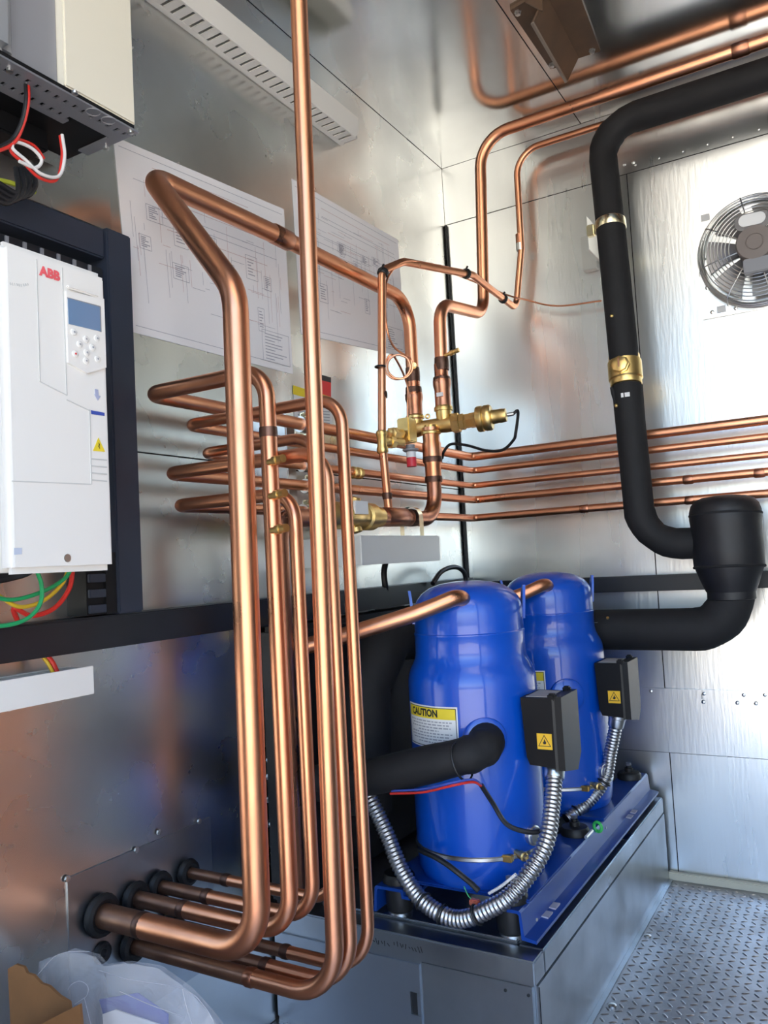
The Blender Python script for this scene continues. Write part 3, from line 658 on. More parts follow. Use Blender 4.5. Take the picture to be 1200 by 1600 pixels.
# ------------------------------------------------------------------ base cabinet under the compressors
XC, YC, ZC = .604, -1.11, .24
t = thing('base_cabinet', 'low galvanised steel cabinet carrying the blue compressors', 'cabinet', (.3, -.6, 0))
MB().box((.006, YC+.004, 0), (XC-.004, -.022, ZC-.045)).build('body', galv_d, t)
MB().box((.006, YC-.002, ZC-.045), (XC+.002, YC+.05, ZC), .003).build('top_channel', galv_d, t)
MB().box((XC-.05, YC+.051, ZC-.045), (XC+.002, -.022, ZC), .003).build('top_channel', galv_d, t)
MB().box((.006, YC+.051, ZC-.03), (XC-.051, -.022, ZC-.003)).build('top_sheet', galv_d, t)
MB().box((.1, YC+.052, ZC-.0025), (XC-.051, YC+.066, ZC+.006), .002).build('tray_edge', galv_d, t)
MB().box((XC-.0035, YC+.01, .004), (XC+.003, -.023, ZC-.047)).build('side_panel', galv_d, t)
MB().box((XC+.003, YC+.012, .004), (XC+.004, YC+.0135, ZC-.05)).build('panel_edge', dark_gap, t)
dr0, dr1 = .008, .365
slot = [(.352, .128), (.352, .096)]
MB().box((dr0, YC-.001, .012), (.342, YC+.0035, ZC-.052)).box((.342, YC-.001, .012), (dr1, YC+.0035, .09)).box((.342, YC-.001, .133), (dr1, YC+.0035, ZC-.052)).box((.3575, YC-.001, .0905), (dr1, YC+.0035, .1325)).build('front_door', mat('galvanised_door', (.5, .54, .6), .4, 1, var=.08, vscale=4), t)
MB().box((.3425, YC+.0030, .0906), (.3574, YC+.0038, .1324)).build('slot_shade', dark_gap, t)  # dark backing that paints the shade inside the slot hole
MB().box((.37, YC+.0005, .012), (XC-.006, YC+.0035, ZC-.047)).build('front_panel', galv_d, t)
for px, py in ((790, 1547), (826, 1555), (946, 1293), (838, 1437)):
    if px < 830: p, d = AY(px, py, YC), (0, -1, 0)
    else: p, d = AX(px, py, XC+.002), (1, 0, 0)
    MB().lathe([(.003, 0), (.003, .002), (0, .0025)], p, d, n=8).build('screw', label_k if px < 830 else zinc, t)
MB().box((XC+.0032, -1.05, .001), (XC+.014, -.024, .004)).build('floor_lip', galv_d, t)
# handwriting scrawl on the front channel
sc = MB(); rnd = random.Random(2)
for k in range(16):
    px = 582+k*4.6+(6 if k > 5 else 0); py = 1468+k*.95; a = AY(px, py+rnd.uniform(-4, 1), YC-.0022); b = AY(px+rnd.uniform(-1, 4), py+rnd.uniform(3, 8), YC-.0022)
    d = (b-a); n_ = V((-d.z, 0, d.x)).normalized()*.0009; sc.quad(a-n_, b-n_, b+n_, a+n_)
sc.build('marker_scrawl', label_k, t)

# ------------------------------------------------------------------ rails and mounts
CX, CY1, CY2 = .42, -.905, -.382
for xr, lab in ((.545, 'blue steel mounting rail along the open side of the cabinet'), (.27, 'blue steel mounting rail on the wall side of the cabinet')):
    t = thing('mounting_rail', lab, 'rail', (xr, -.55, .268))
    s = 1 if xr > .4 else -1
    prof = [(-.06, .296), (-.045, .296), (-.043, .308), (.020, .308), (.024, .304), (.028, .262), (.052, .258), (.052, .252), (.022, .255), (.019, .299), (.016, .302), (-.038, .302), (-.040, .290), (-.06, .290)]
    MB().prism([(xr+s*p[0], -1.07, p[1]) for p in prof], (0, 1.04, 0)).build('rail', blue_d, t)
    if s > 0:
        for y0 in (-.96, -.30):
            for k in range(2):
                yy = y0+k*.045; MB().box((xr+.028, yy-.016, .2605), (xr+.042, yy+.012, .2635)).build('paper_label', mat('pale_label', (.5, .48, .55), .6), t)
    for y_ in (-1.03, -.62, -.1):
        m_ = thing('rubber_mount', 'black rubber vibration mount under the %s rail, %s' % ('open-side' if s > 0 else 'wall-side', {-1.03: 'at its front end', -.62: 'midway along it', -.1: 'at its back-wall end'}[y_]), 'rubber mount', (xr-s*.012, y_, ZC-.0025))
        zb2 = ZC-.008 if abs(y_+1.03) > .01 else ZC+.0005
        zb2 = ZC-.0025
        MB().lathe([(.026, 0), (.026, .012), (.024, .014)], (xr-s*.012, y_, zb2), n=20).build('steel_base', zinc, m_)
        MB().lathe([(.027, .0), (.029, .004), (.029, .046), (.027, .0485)], (xr-s*.012, y_, zb2+.0145), n=20).build('rubber_block', rubber, m_)
        MB().lathe([(.034, 0), (.034, .012), (.03, .018), (.012, .02), (.012, .03), (.008, .031), (.008, .036), (0, .037)], (xr-s*.012, y_, .3085), n=20).build('rubber_cap', rubber, m_)
        MB().lathe([(.008, 0), (.008, .008), (0, .009)], (xr-s*.012, y_, .3455), n=6, smooth=False).build('bolt', zinc, m_)

# ------------------------------------------------------------------ compressors
def cyl_patch(mb, vs, fs, c, R, az0, z0):
    """wrap flat (x=arc length rightwards, y=height) verts onto a vertical cylinder"""
    out = []
    for p in vs:
        a = az0 + p.x/R; out.append(V((c.x+R*math.cos(a), c.y+R*math.sin(a), z0+p.y)))
    return mb.add(out, fs, True)
def grid_patch(w_, h_, nx=14, ny=2):
    vs = [V((-w_/2+w_*i/nx, -h_/2+h_*j/ny, 0)) for j in range(ny+1) for i in range(nx+1)]
    fs = [(j*(nx+1)+i, j*(nx+1)+i+1, (j+1)*(nx+1)+i+1, (j+1)*(nx+1)+i) for j in range(ny) for i in range(nx)]
    return vs, fs
def rect(x0, y0, x1, y1, nx=8):
    vs = [V((x0+(x1-x0)*i/nx, y, 0)) for y in (y0, y1) for i in range(nx+1)]
    return vs, [(i, i+1, nx+1+i+1, nx+1+i) for i in range(nx)]
def compressor(label):
    c = V((CX, CY1, .31)); t = thing('compressor', label, 'compressor', c, 'blue scroll compressors')
    prof = [(.118, .0), (.130, .006), (.136, .02), (.139, .06), (.139, .395), (.1385, .408), (.1365, .421), (.132, .433), (.1265, .443), (.122, .453), (.1195, .466), (.1195, .504), (.1205, .506), (.1205, .509), (.1185, .511), (.1185, .553), (.1165, .567), (.111, .580), (.100, .593), (.082, .605), (.058, .613), (.03, .617), (.001, .618)]
    prof = [(r, h*1.0) for r, h in prof]
    MB().lathe(prof, c, n=64).build('shell', blue, t)
    # raised saddle on the dome where the discharge stub leaves
    MB().box((c.x-.155, c.y-.13, .3085), (c.x+.155, c.y+.13, .3155), .003).build('base_plate', blue_d, t)
    MB().lathe([(.1395, 0), (.1415, .002), (.1415, .008), (.1395, .010)], c+V((0, 0, .062)), n=48).build('heater_band', alu, t)
    k = c+V((.1, -.1, .067)); 
    MB().box(k-V((.012, .006, .006)), k+V((.012, .008, .008)), .002).build('band_clasp', brass, t)
    for az in (-150, 32):
        a = math.radians(az); d = V((math.cos(a), math.sin(a), 0)); n_ = V((-d.y, d.x, 0)); q = c+d*.117+V((0, 0, .53))
        MB().prism([q-n_*.012, q+n_*.012, q+n_*.012+V((0, 0, .055))+d*.004, q+n_*.006+V((0, 0, .072))+d*.006, q-n_*.006+V((0, 0, .072))+d*.006, q-n_*.012+V((0, 0, .055))+d*.004], d*.006).build('lifting_lug', blue, t)
    # discharge collar
    dd = V((.32, -.86, .42)).normalized(); q = c+V((.028, -.082, .573))
    MB().lathe([(.028, -.02), (.028, .004), (.024, .008), (.023, .009)], q, dd, n=24).build('discharge_collar', blue, t)
    MB().lathe([(.0205, .0), (.0205, .010)], q, dd, n=24).build('discharge_ring', zinc, t)
    # suction collar
    a = math.radians(-57); d = V((math.cos(a), math.sin(a), 0)); q = c+d*.13+V((0, 0, .302))
    MB().lathe([(.046, 0), (.044, .012), (.038, .016)], q, d, n=28).build('suction_collar', blue, t)
    # sight glass and schrader low on the open side
    a = math.radians(-18); d = V((math.cos(a), math.sin(a), 0)); q = c+d*.135+V((0, 0, .10))
    MB().lathe([(.020, 0), (.020, .012), (.017, .014), (.017, .018), (.014, .018), (.013, .015)], q, d, n=20).build('sight_glass', zinc, t)
    a = math.radians(-36); d = V((math.cos(a), math.sin(a), 0)); q = c+d*.135+V((0, 0, .075))
    MB().lathe([(.006, 0), (.006, .02), (.009, .021), (.009, .034), (.006, .036), (.006, .046), (0, .047)], q, d, n=12).build('oil_valve', brass, t)
    # terminal box
    x0, x1, y0, y1, b0, b1 = CX+.136, CX+.224, CY1-.067, CY1+.035, .553, .690
    tb = MB().prism([(x0, y0, b1), (x1-.022, y0, b1), (x1-.022, y0, b0), (x0+.012, y0, b0+.004), (x0+.006, y0, b0+.02)], (0, y1-y0, 0)).build('terminal_box', blk_plastic, t)
    MB().prism([(x1-.0215, y0-.003, b1+.004), (x1-.004, y0+.004, b1+.004), (x1-.004, y0+.004, b0+.0), (x1-.0215, y0-.003, b0-.004)], (0, .004, 0)).prism([(x1-.0215, y0-.001, b1+.003), (x1-.0215, y1+.002, b1+.003), (x1-.0215, y1+.002, b0+.012), (x1-.0215, y1-.025, b0-.018), (x1-.0215, y0-.001, b0-.003)], (.019, 0, 0)).build('box_lid', gry_plastic, tb)
    MB().box((x1-.03, y0-.005, b1-.004), (x1-.014, y0+.012, b1+.010), .003).build('lid_hinge', blk_plastic, tb)
    MB().box((x1-.03, y1-.012, b1-.004), (x1-.014, y1+.003, b1+.010), .003).build('lid_hinge', blk_plastic, tb)
    MB().box((x0+.008, y0+.012, b1), (x1-.032, y1-.012, b1+.001)).build('box_top_label', mat('faded_label', (.4, .38, .36), .6), tb)
    sx = x0+.046; sz = b0+.052; s_ = .0155
    st = MB().box((sx-s_, y0-.0012, sz-s_), (sx+s_, y0-.0002, sz+s_)).build('flammable_sticker', label_o, tb)
    tr = MB(); h_ = s_*.86
    P3 = [V((sx, y0-.0018, sz+h_)), V((sx+h_, y0-.0018, sz-h_*.72)), V((sx-h_, y0-.0018, sz-h_*.72))]; cen = (P3[0]+P3[1]+P3[2])/3
    for i in range(3):
        A, B = P3[i], P3[(i+1) % 3]; tr.prism([A, B, cen+(B-cen)*.84, cen+(A-cen)*.84], (0, .0004, 0))
    fl_ = [(0, .62), (.2, .3), (.14, .1), (.34, .22), (.36, -.2), (.2, -.42), (-.22, -.42), (-.36, -.16), (-.2, .12), (-.12, .0), (-.1, .3)]
    tr.prism([V((sx+p[0]*s_*.62, y0-.0018, sz-.001+p[1]*s_*.62)) for p in fl_], (0, .0004, 0))
    tr.build('flame_sign', label_k, st)
    # caution label on the shell
    R = .1398; az = math.radians(-109); Lw, Lh, zl = .148, .086, .325
    cl = cyl_patch(MB(), *grid_patch(Lw, Lh, 20, 2), c, R, az, c.z+zl).build('caution_label', label_w, t)
    m2 = MB()
    for (x0_, y0_, x1_, y1_) in ((-Lw/2+.003, -Lh/2+.003, Lw/2-.003, -Lh/2+.0045), (-Lw/2+.003, Lh/2-.0045, Lw/2-.003, Lh/2-.003), (-Lw/2+.003, -Lh/2+.003, -Lw/2+.0045, Lh/2-.003), (Lw/2-.0045, -Lh/2+.003, Lw/2-.003, Lh/2-.003)):
        vs, fs = rect(x0_, y0_, x1_, y1_, 16); cyl_patch(m2, vs, fs, c, R+.0003, az, c.z+zl)
    m2.build('label_border', label_k, cl)
    vs, fs = rect(-Lw/2+.0045, Lh/2-.026, Lw/2-.0045, Lh/2-.0045, 18); cyl_patch(MB(), vs, fs, c, R+.0003, az, c.z+zl).build('label_header', label_y, cl)
    vs, fs = text_mesh('CAUTION', .020, .0009); 
    vs = [V((p.x*.92-.012, p.y+Lh/2-.0155, 0)) for p in vs]; cyl_patch(MB(), vs, fs, c, R+.0006, az, c.z+zl).build('label_heading', label_k, cl)
    rnd = random.Random(4); m3 = MB()
    for k in range(8):
        yy = Lh/2-.032-k*.006; x_ = -Lw/2+.01+rnd.random()*.012; end = Lw/2-.01-rnd.random()*.012
        if k in (3, 7): x_, end = -.03, .03
        while x_ < end:
            w_ = rnd.uniform(.004, .012); vs, fs = rect(x_, yy-.0013, min(end, x_+w_), yy+.0013, 2); cyl_patch(m3, vs, fs, c, R+.0004, az, c.z+zl); x_ += w_+.0025
    m3.build('label_small_print', label_g, cl)
    return t
c1 = compressor('blue scroll compressor with the caution label, standing clear at the cabinet front')
c2 = copy_tree(c1); c2.location = (CX, CY2, .31); LOC[c2] = V((CX, CY2, .31)); c2['label'] = 'blue scroll compressor partly hidden behind the other, next to the back wall'

# discharge pipes
p0 = V((CX+.034, CY1-.094, .891)); dd = V((.32, -.86, .42)).normalized()
t = tag(MB().sweep(fillet([p0-dd*.01, p0+dd*.028, AY(655, 957, -1.075), AY(545, 991, -1.14), AY(470, 1012, -1.18)], [.03, .3, .3]), .0168, 20).build('discharge_pipe', copper), 'bent copper pipe leaving the dome of the compressor with the caution label', 'copper pipe')
off = V((0, CY2-CY1, 0))
t = tag(MB().sweep(fillet([p0-dd*.01+off, p0+dd*.028+off, AY(815, 930, -.545), AY(740, 950, -.60)], [.03, .3]), .0168, 20).build('discharge_pipe', copper), 'bent copper pipe between the two compressor domes', 'copper pipe')

# insulated suction branch of the front compressor
a = math.radians(-57); d = V((math.cos(a), math.sin(a), 0)); q = V((CX, CY1, .612))+d*.138
t = thing('insulated_pipe', 'black foam-insulated pipe entering the compressor below its caution label', 'insulated pipe', q)
path = fillet([q, q+d*.060+V((0, 0, -.005)), AY(690, 1190, -1.105), AY(560, 1218, -1.12), AY(480, 1225, -1.13)], [.05, .3, .3])
MB().sweep(path, [.036+.0015*math.sin(i*1.3) for i in range(len(path))], 22).build('foam_sleeve', foam, t)
for px, py in ((722, 1190),): 
    p = AY(px, py, -1.108); MB().ring(p, (.86, 0.0, .3), .0365, .0022, 24, 6).build('cable_tie', rubber, t)
tag(wire([AY(610, 1240, -1.13), AY(660, 1238, -1.15), AY(705, 1228, -1.16), AY(738, 1222, -1.13), AY(752, 1228, -1.1)], .0024).build('wire', w_red), 'thin red wire taped under the insulated compressor pipe', 'wire')
tag(wire([AY(612, 1236, -1.13), AY(660, 1233, -1.148), AY(702, 1224, -1.158), AY(738, 1218, -1.128), AY(752, 1226, -1.1)], .0022).build('wire', blue_p), 'thin blue wire taped under the insulated compressor pipe', 'wire')
tag(wire([AY(752, 1227, -1.1), AY(770, 1255, -1.06), AY(792, 1288, -1.05), AY(825, 1300, -1.03), AY(852, 1298, -1.0)], .0048).build('cable', w_black), 'black cable curving across the front compressor shell to its conduit', 'cable')
tag(wire([AY(655, 1328, -1.05), AY(690, 1345, -1.09), AY(730, 1375, -1.09), AY(748, 1392, -1.09)], .0055).build('cable', w_black), 'black heater lead sloping down the foot of the front compressor', 'cable')
p = AY(742, 1410, -1.09)
t = thing('wire_connector', 'small red wire connector lying beside the loose conduit', 'connector', p)
MB().box(p-V((.010, .006, .006)), p+V((.010, .006, .006)), .002).build('shell', mat('connector_red', (.5, .12, .07), .4), t)
wire([p, AY(732, 1400, -1.09), AY(725, 1385, -1.09)], .0012).build('lead', w_green, t)
t2 = tag(wire([AY(764, 1396, -1.088), AY(784, 1384, -1.088), AY(806, 1366, -1.088)], .003).build('wire', w_white), 'short white lead tied to the conduit of the front compressor', 'wire')

# header pipe and insulated mass behind
t = thing('insulated_header', 'black insulated header pipe curving down behind the front compressor', 'insulated pipe', (.2, -.9, .33))
HP = [(.48, -.185, .747), (.26, -.185, .747), (.20, -.27, .75), (.19, -.86, .80), (.17, -.94, .70), (.16, -.95, .42)]
path = fillet(HP, [.04, .05, .08, .06]); MB().sweep(path, [.056+.002*math.sin(i*1.1) for i in range(len(path))], 24).build('foam_sleeve', foam, t)
t = thing('heat_exchanger', 'black insulated heat exchanger block against the wall behind the risers', 'heat exchanger', (.04, -.8, .27))
MB().box((.004, -1.12, .25), (.085, -.40, .848), .012).build('block', foam2, t)
for px, py in ((456, 1150), (545, 1182), (560, 1290)):
    p = AX(px, py, .085); MB().lathe([(.007, 0), (.007, .005), (.004, .006), (.004, .016), (0, .017)], p, (1, 0, 0), n=8).build('bolt', zinc, t)
t = thing('bolted_plate', 'grey plate with a column of bolts behind the thickest riser', 'plate', (.0, -1.18, .33))
MB().box((.0, -1.165, .40), (.003, -1.125, .72)).build('plate', galv_d, t)
for py in (1187, 1213, 1249, 1287):
    p = AX(419, py, .004); MB().lathe([(.008, 0), (.008, .005), (.005, .006), (.005, .014), (0, .015)], p, (1, 0, 0), n=8).build('bolt', zinc, t)

# ------------------------------------------------------------------ back wall: insulated line and vessel
YB = -.215
t = thing('insulated_pipe', 'black insulated pipe dropping from the ceiling run into the vessel', 'insulated pipe', (.65, YB, .98))
pv = AY(1130, 800, YB); xv = pv.x
P1 = AY(990, 720, YB); P2 = AY(962, 430, YB); P3 = AY(948, 260, YB)
YT = -.15; zt2 = AY(1150, 131, YT).z; P3 = AY(948, 260, YT); zlow = AY(1030, 850, YB).z
path = fillet([(xv-.03, YB, zlow-.004), (AY(1000, 800, YB).x, YB, zlow), P2, (P3.x-.012, YT, zt2-.002), (XR, YT, zt2+.004)], [.11, 0, .10])
n1 = len(path)
MB().sweep(path, [.0415+.0014*math.sin(i*.9)+.0008*math.sin(i*2.3) for i in range(n1)], 26).build('foam_sleeve', foam, t)
# clamp band and its wall bracket
pc, _ = near(path, 951, 348); axd = (P3-P2).normalized()
MB().lathe([(.0435, -.014), (.0445, -.012), (.0445, .012), (.0435, .014)], pc, axd, n=28).build('clamp_band', brass_p, t)
b = thing('wall_bracket', 'small zinc bracket holding the insulated pipe to the back wall', 'bracket', (.5, 0, 1.97))
w0, w1 = AY(905, 325, -.02), AY(930, 375, -.02)
MB().box((w0.x+.0, -.03, pc.z-.055), (w0.x+.045, 0, pc.z+.055), .002).build('strut', zinc, b)
MB().box((pc.x-.075, pc.y+.006, pc.z-.05), (pc.x-.068, -.031, pc.z+.05), .001).build('arm', zinc, b)
MB().box((pc.x-.0675, pc.y-.012, pc.z-.018), (pc.x-.0445, pc.y+.008, pc.z+.016), .003).build('clamp_ear', brass_p, b)
# brass ball valve exposed in the insulation
pb, _ = near(path, 969, 588)
b = thing('ball_valve', 'brass ball valve showing between lengths of black pipe insulation', 'valve', pb)
MB().lathe([(.042, -.045), (.0435, -.043), (.0435, -.03), (.047, -.026), (.047, .026), (.0435, .03), (.0435, .043), (.042, .045)], pb, axd, n=28).build('body', brass, b)
dcam = (CAM-pb).normalized(); dcam = (dcam - axd*dcam.dot(axd)).normalized(); dl = (dcam*.95 - RT*.28).normalized()
MB().lathe([(.026, .038), (.026, .05), (.023, .052), (.023, .06), (.020, .062), (0, .062)], pb, dl, n=8, smooth=False).build('stem_cap', brass, b)
u_ = axd; MB().box(pb+dl*.062-V((.002, .002, .014)), pb+dl*.064+V((.002, .002, .014))).build('slot_mark', copper_d, b)
for px, py in ((956, 494), (963, 634)):
    p = AY(px, py, YB-.038); MB().lathe([(.005, 0), (.005, .004), (.003, .006), (0, .007)], p, dcam, n=10).build('insulation_pin', brass, t)
p = AY(976, 617, YB-.040); MB().box(p-V((.010, .001, .006)), p+V((.014, .001, .006))).build('tag', label_w, t)
# loose torn edge of the foam near the valve
q0, dq = near(path, 972, 612); q0 = q0-RT*.0415-FW*.004
MB().sweep([q0+V((-.004, 0, .008)), q0+V((.001, 0, -.01)), q0+V((.006, .0, -.05))], [.004, .007, .003], 8).build('torn_foam', foam, t)
# vessel
t = thing('insulated_vessel', 'black insulated suction vessel with a rounded taped top beside the back wall', 'vessel', (xv, YB, .88))
zA, zB = AY(1130, 778, YB).z, AY(1140, 912, YB).z
MB().lathe([(.062, zB-.02), (.070, zB), (.088, zB+.05), (.090, zB+.09), (.089, zA-.07), (.091, zA-.055), (.090, zA-.035), (.085, zA-.018), (.074, zA-.005), (.055, zA+.003), (.03, zA+.006), (.001, zA+.007)], (xv+.004, YB, 0), n=36).build('foam_wrap', foam2, t)
MB().ring((xv+.004, YB, zA-.045), (0, .06, 1), .0885, .004, 36, 8).build('tape_fold', foam, t)
MB().ring((xv+.004, YB, zB+.045), (0, .05, 1), .0865, .004, 36, 8).build('tape_fold', foam, t)
p = AY(1101, 783, YB-.05); MB().box(p-V((.012, .001, .003)), p+V((.012, .001, .003))).build('tag', label_w, t)
# lower suction run
t = thing('insulated_pipe', 'thick black insulated pipe from under the vessel to the rear compressor', 'insulated pipe', (.7, YB, .69))
zr = AY(1000, 984, YB).z
path = fillet([(xv+.004, YB, zB+.01), (xv+.004, YB, zr), (.49, YB, zr+.001)], [.10])
MB().sweep(path, [.0575+.0012*math.sin(i*1.4) for i in range(len(path))], 28).build('foam_sleeve', foam, t)
MB().lathe([(.0585, -.02), (.0605, -.018), (.0605, .018), (.0585, .02)], (xv+.004, YB, AY(1130, 925, YB).z), n=28).build('tape_wrap', foam2, t)
p = AY(930, 977, YB-.05); MB().box(p-V((.008, .001, .008)), p+V((.008, .001, .008))).build('tag', label_w, t)
p = AY(950, 968, YB-.04); MB().lathe([(.005, 0), (.004, .008), (0, .009)], p, (.1, -.6, .8), n=10).build('insulation_pin', brass, t)

# ------------------------------------------------------------------ fan on the back wall
fc = AY(1182, 388, -.05)
t = thing('wall_fan', 'axial fan with a wire guard on a white square plate', 'fan', (fc.x, 0, fc.z-.17))
xl = AY(1090, 400, -.01).x; half = fc.x-xl; zc1, zc0 = AY(1089, 330, -.01).z, AY(1104, 498, -.01).z; zm_ = (zc0+zc1)/2; hh = (zc1-zc0)/2
Rf = .148
# plate with a round opening
mb = MB(); N = 48
outer = []
for k in range(N):
    a = 2*PI*k/N; ca, sa = math.cos(a), math.sin(a); s_ = 1/max(abs(ca), abs(sa)); outer.append(V((fc.x+ca*s_*half*1.0, -.010, zm_+sa*s_*hh)))
inner = [V((fc.x+math.cos(2*PI*k/N)*Rf, -.010, zm_+math.sin(2*PI*k/N)*Rf)) for k in range(N)]
back = [V((p.x, -.002, p.z)) for p in outer]; ib = [V((p.x, -.002, p.z)) for p in inner]
vs = outer+inner+back+ib
fs = [(k, (k+1) % N, N+(k+1) % N, N+k) for k in range(N)]+[(k, 2*N+k, 2*N+(k+1) % N, (k+1) % N) for k in range(N)]+[(N+k, N+(k+1) % N, 3*N+(k+1) % N, 3*N+k) for k in range(N)]
mb.add(vs, fs).build('mounting_plate', fan_plate_m, t)
MB().lathe([(Rf+.012, .010), (Rf+.004, .024), (Rf, .03), (Rf-.004, .02), (Rf-.004, .003)], (fc.x, 0, zm_), (0, -1, 0), n=48).build('inlet_ring', fan_plate_m, t)
MB().lathe([(Rf-.001, 0), (Rf-.001, .001)], (fc.x, -.0012, zm_), (0, -1, 0), n=40).build('backing_disc', blk_plastic, t)
fcc = V((fc.x, -.045, zm_))
for k in range(7):
    a0 = 2*PI*k/7+.25; vs = []; nr, na = 5, 4
    for i in range(nr+1):
        r = .048+(.135-.048)*i/nr; sp = .34+.10*i/nr
        for j in range(na+1):
            a = a0+sp*(j/na-.5)*1.5+.15*i/nr; vs.append(V((fc.x+math.cos(a)*r, -.032+.03*(j/na-.5), zm_+math.sin(a)*r)))
    fs = [(i*(na+1)+j, i*(na+1)+j+1, (i+1)*(na+1)+j+1, (i+1)*(na+1)+j) for i in range(nr) for j in range(na)]
    MB().add(vs, fs, True).add([p+V((0, -.0015, 0)) for p in vs], fs, True).build('fan_blade', fan_blade, t)
MB().lathe([(.05, .01), (.05, .085), (.047, .089), (.024, .090), (.023, .088), (.021, .088), (.020, .091), (0, .091)], (fc.x, 0, zm_+.006), (0, -1, 0), n=32).build('motor_hub', fan_hub, t)
gd = MB()
for r, yy in ((.158, -.03), (.157, -.045), (.150, -.060), (.140, -.068), (.130, -.071), (.120, -.073), (.110, -.074), (.100, -.075), (.09, -.075), (.08, -.075), (.07, -.075)):
    gd.ring((fc.x, yy, zm_), (0, 1, 0), r, .0016, 56, 6)
for k in range(8):
    a = 2*PI*k/8+.2; d = V((math.cos(a), 0, math.sin(a)))
    gd.sweep([fcc+d*.05+V((0, -.031, 0)), fcc+d*.13+V((0, -.028, 0)), fcc+d*.152+V((0, -.018, 0)), fcc+d*.160+V((0, .012, 0)), fcc+d*.164+V((0, .033, 0))], .0019, 6)
gd.build('wire_guard', alu, t)
o_ = V((fc.x-.002, -.092, zm_+.070))
MB().prism([o_+V((math.copysign(.018, math.cos(a))+.017*math.cos(a), 0, .017*math.sin(a))) for a in [2*PI*k/20+.01 for k in range(20)]], (0, .003, 0)).build('name_plate', label_w, t)
MB().prism([o_+V((math.copysign(.024, math.cos(a))+.022*math.cos(a), .0035, .024*math.sin(a)-.003)) for a in [2*PI*k/20+.01 for k in range(20)]], (0, .003, 0)).build('name_plate_back', fan_m, t)
MB().box((fc.x-.034, -.092, zm_-.080), (fc.x+.034, -.062, zm_-.038), .003).build('junction_box', gry_cab, t)
for px, py in ((1099, 375), (1105, 450), (1113, 488), (1134, 327), (1129, 464), (1150, 482), (1100, 405)):
    p = AY(px, py, -.010); MB().lathe([(.006, 0), (.006, .003), (.003, .005), (0, .005)], p, (0, -1, 0), n=8).build('screw', zinc, t)
for px, py in ((1127, 483), (1102, 340)):
    p = AY(px, py, -.0105); MB().box(p-V((.012, .0003, .01)), p+V((.012, .0003, .01))).build('faint_label', mat('faint_grey', (.62, .62, .62), .6), t)

# ------------------------------------------------------------------ brown gusseted bracket on the ceiling
t = thing('ceiling_bracket', 'brown steel bracket with a triangular gusset bolted to the ceiling', 'bracket', (.58, -.5, HC-.1))
def cz(px, py): return AZ(px, py, HC-.008)
MB().prism([cz(849, -8), cz(897, -32), cz(938, 80), cz(902, 92)], (0, 0, .008)).build('ceiling_leg', rust, t)
MB().prism([cz(797, 16), cz(842, -10), cz(870, 106), cz(860, 108)], (0, 0, .008)).build('base_plate', rust, t)
r0, r1 = cz(850, -8), cz(901, 91); drop = V((-.036, 0, -.056)); tk = V((.006, 0, 0))
MB().prism([r0, r1, r1+drop, r0+drop], tk).build('web', rust, t)
MB().prism([r0+drop, r1+drop*.97, r1+drop*1.04, r0+drop*1.07], tk).build('web_edge', mat('pale_steel_edge', (.34, .30, .26), .4, .7), t)  # paler strip along the lower edge of the web
g0 = cz(820, 3)
MB().prism([g0, cz(846, -10), cz(846, -10)+V((0, 0, -.045))], (0, .006, 0)).build('gusset', rust, t)
for px, py in ((809, 18), (862, 100), (925, 78), (876, 97)):
    p = AZ(px, py, HC-.008); MB().lathe([(.009, 0), (.009, -.003), (.007, -.004), (.007, -.009), (0, -.01)], p, n=6, smooth=False).build('bolt', zinc, t)

# ------------------------------------------------------------------ flexible conduits
def conduit(label, pts, r, ties):
    base = spline(pts, 40); seg = [base[0]]
    # resample by arc length
    step = .0014; acc = 0
    for a, b in zip(base, base[1:]):
        d = (b-a).length; 
        while acc+d >= step:
            f_ = (step-acc)/d; a = a+(b-a)*f_; seg.append(a); d = (b-a).length; acc = 0
        acc += d
    t = thing('flexible_conduit', label, 'conduit', seg[len(seg)//2])
    rad = [r*(.93+.07*math.sin(k*2*PI/6)) for k in range(len(seg))]
    MB().sweep(seg, rad, 18).build('corrugated_tube', flexm, t)
    d0 = (seg[0]-seg[9]).normalized()
    MB().lathe([(r*1.12, -.028), (r*1.2, -.024), (r*1.2, -.006), (r*1.3, -.004), (r*1.3, .006), (r*1.05, .008)], seg[0], d0, n=18).build('end_fitting', zinc, t)
    for f_ in ties:
        i = int(f_*len(seg)); MB().ring(seg[i], seg[i+1]-seg[i-1], r+.001, .0022, 18, 6).build('cable_tie', rubber, t)
    return t
xq = CX+.176
conduit('corrugated steel conduit drooping in a loop from the front compressor box', [V((xq+.012, CY1-.035, .552)), AY(863, 1255, -.985), AY(850, 1325, -1.04), AY(805, 1392, -1.09), AY(765, 1420, -1.105), AY(715, 1436, -1.11), AY(665, 1412, -1.105), AY(630, 1365, -1.09), AY(603, 1300, -1.07), AY(578, 1247, -1.06), AY(560, 1205, -1.05)], .0172, (.46, .56, .62))
conduit('short corrugated steel conduit from the rear compressor box', [V((xq+.004, CY2-.04, .552)), AY(954, 1175, -.42), AY(946, 1215, -.43), AY(920, 1252, -.46), AY(885, 1280, -.52)], .0172, (.55, .9))
# green clip on the open-side rail
p = AZ(934, 1292, .315); t = thing('green_clip', 'small green plastic clip on the open-side blue rail', 'clip', p)
MB().ring(p, (.3, .8, 0), .011, .004, 14, 8).build('ring', green_plastic, t)
p2 = AZ(925, 1298, .32); MB().cyl(p2-V((.0, .05, 0)), p2, .004, n=8).build('pin', zinc, t)

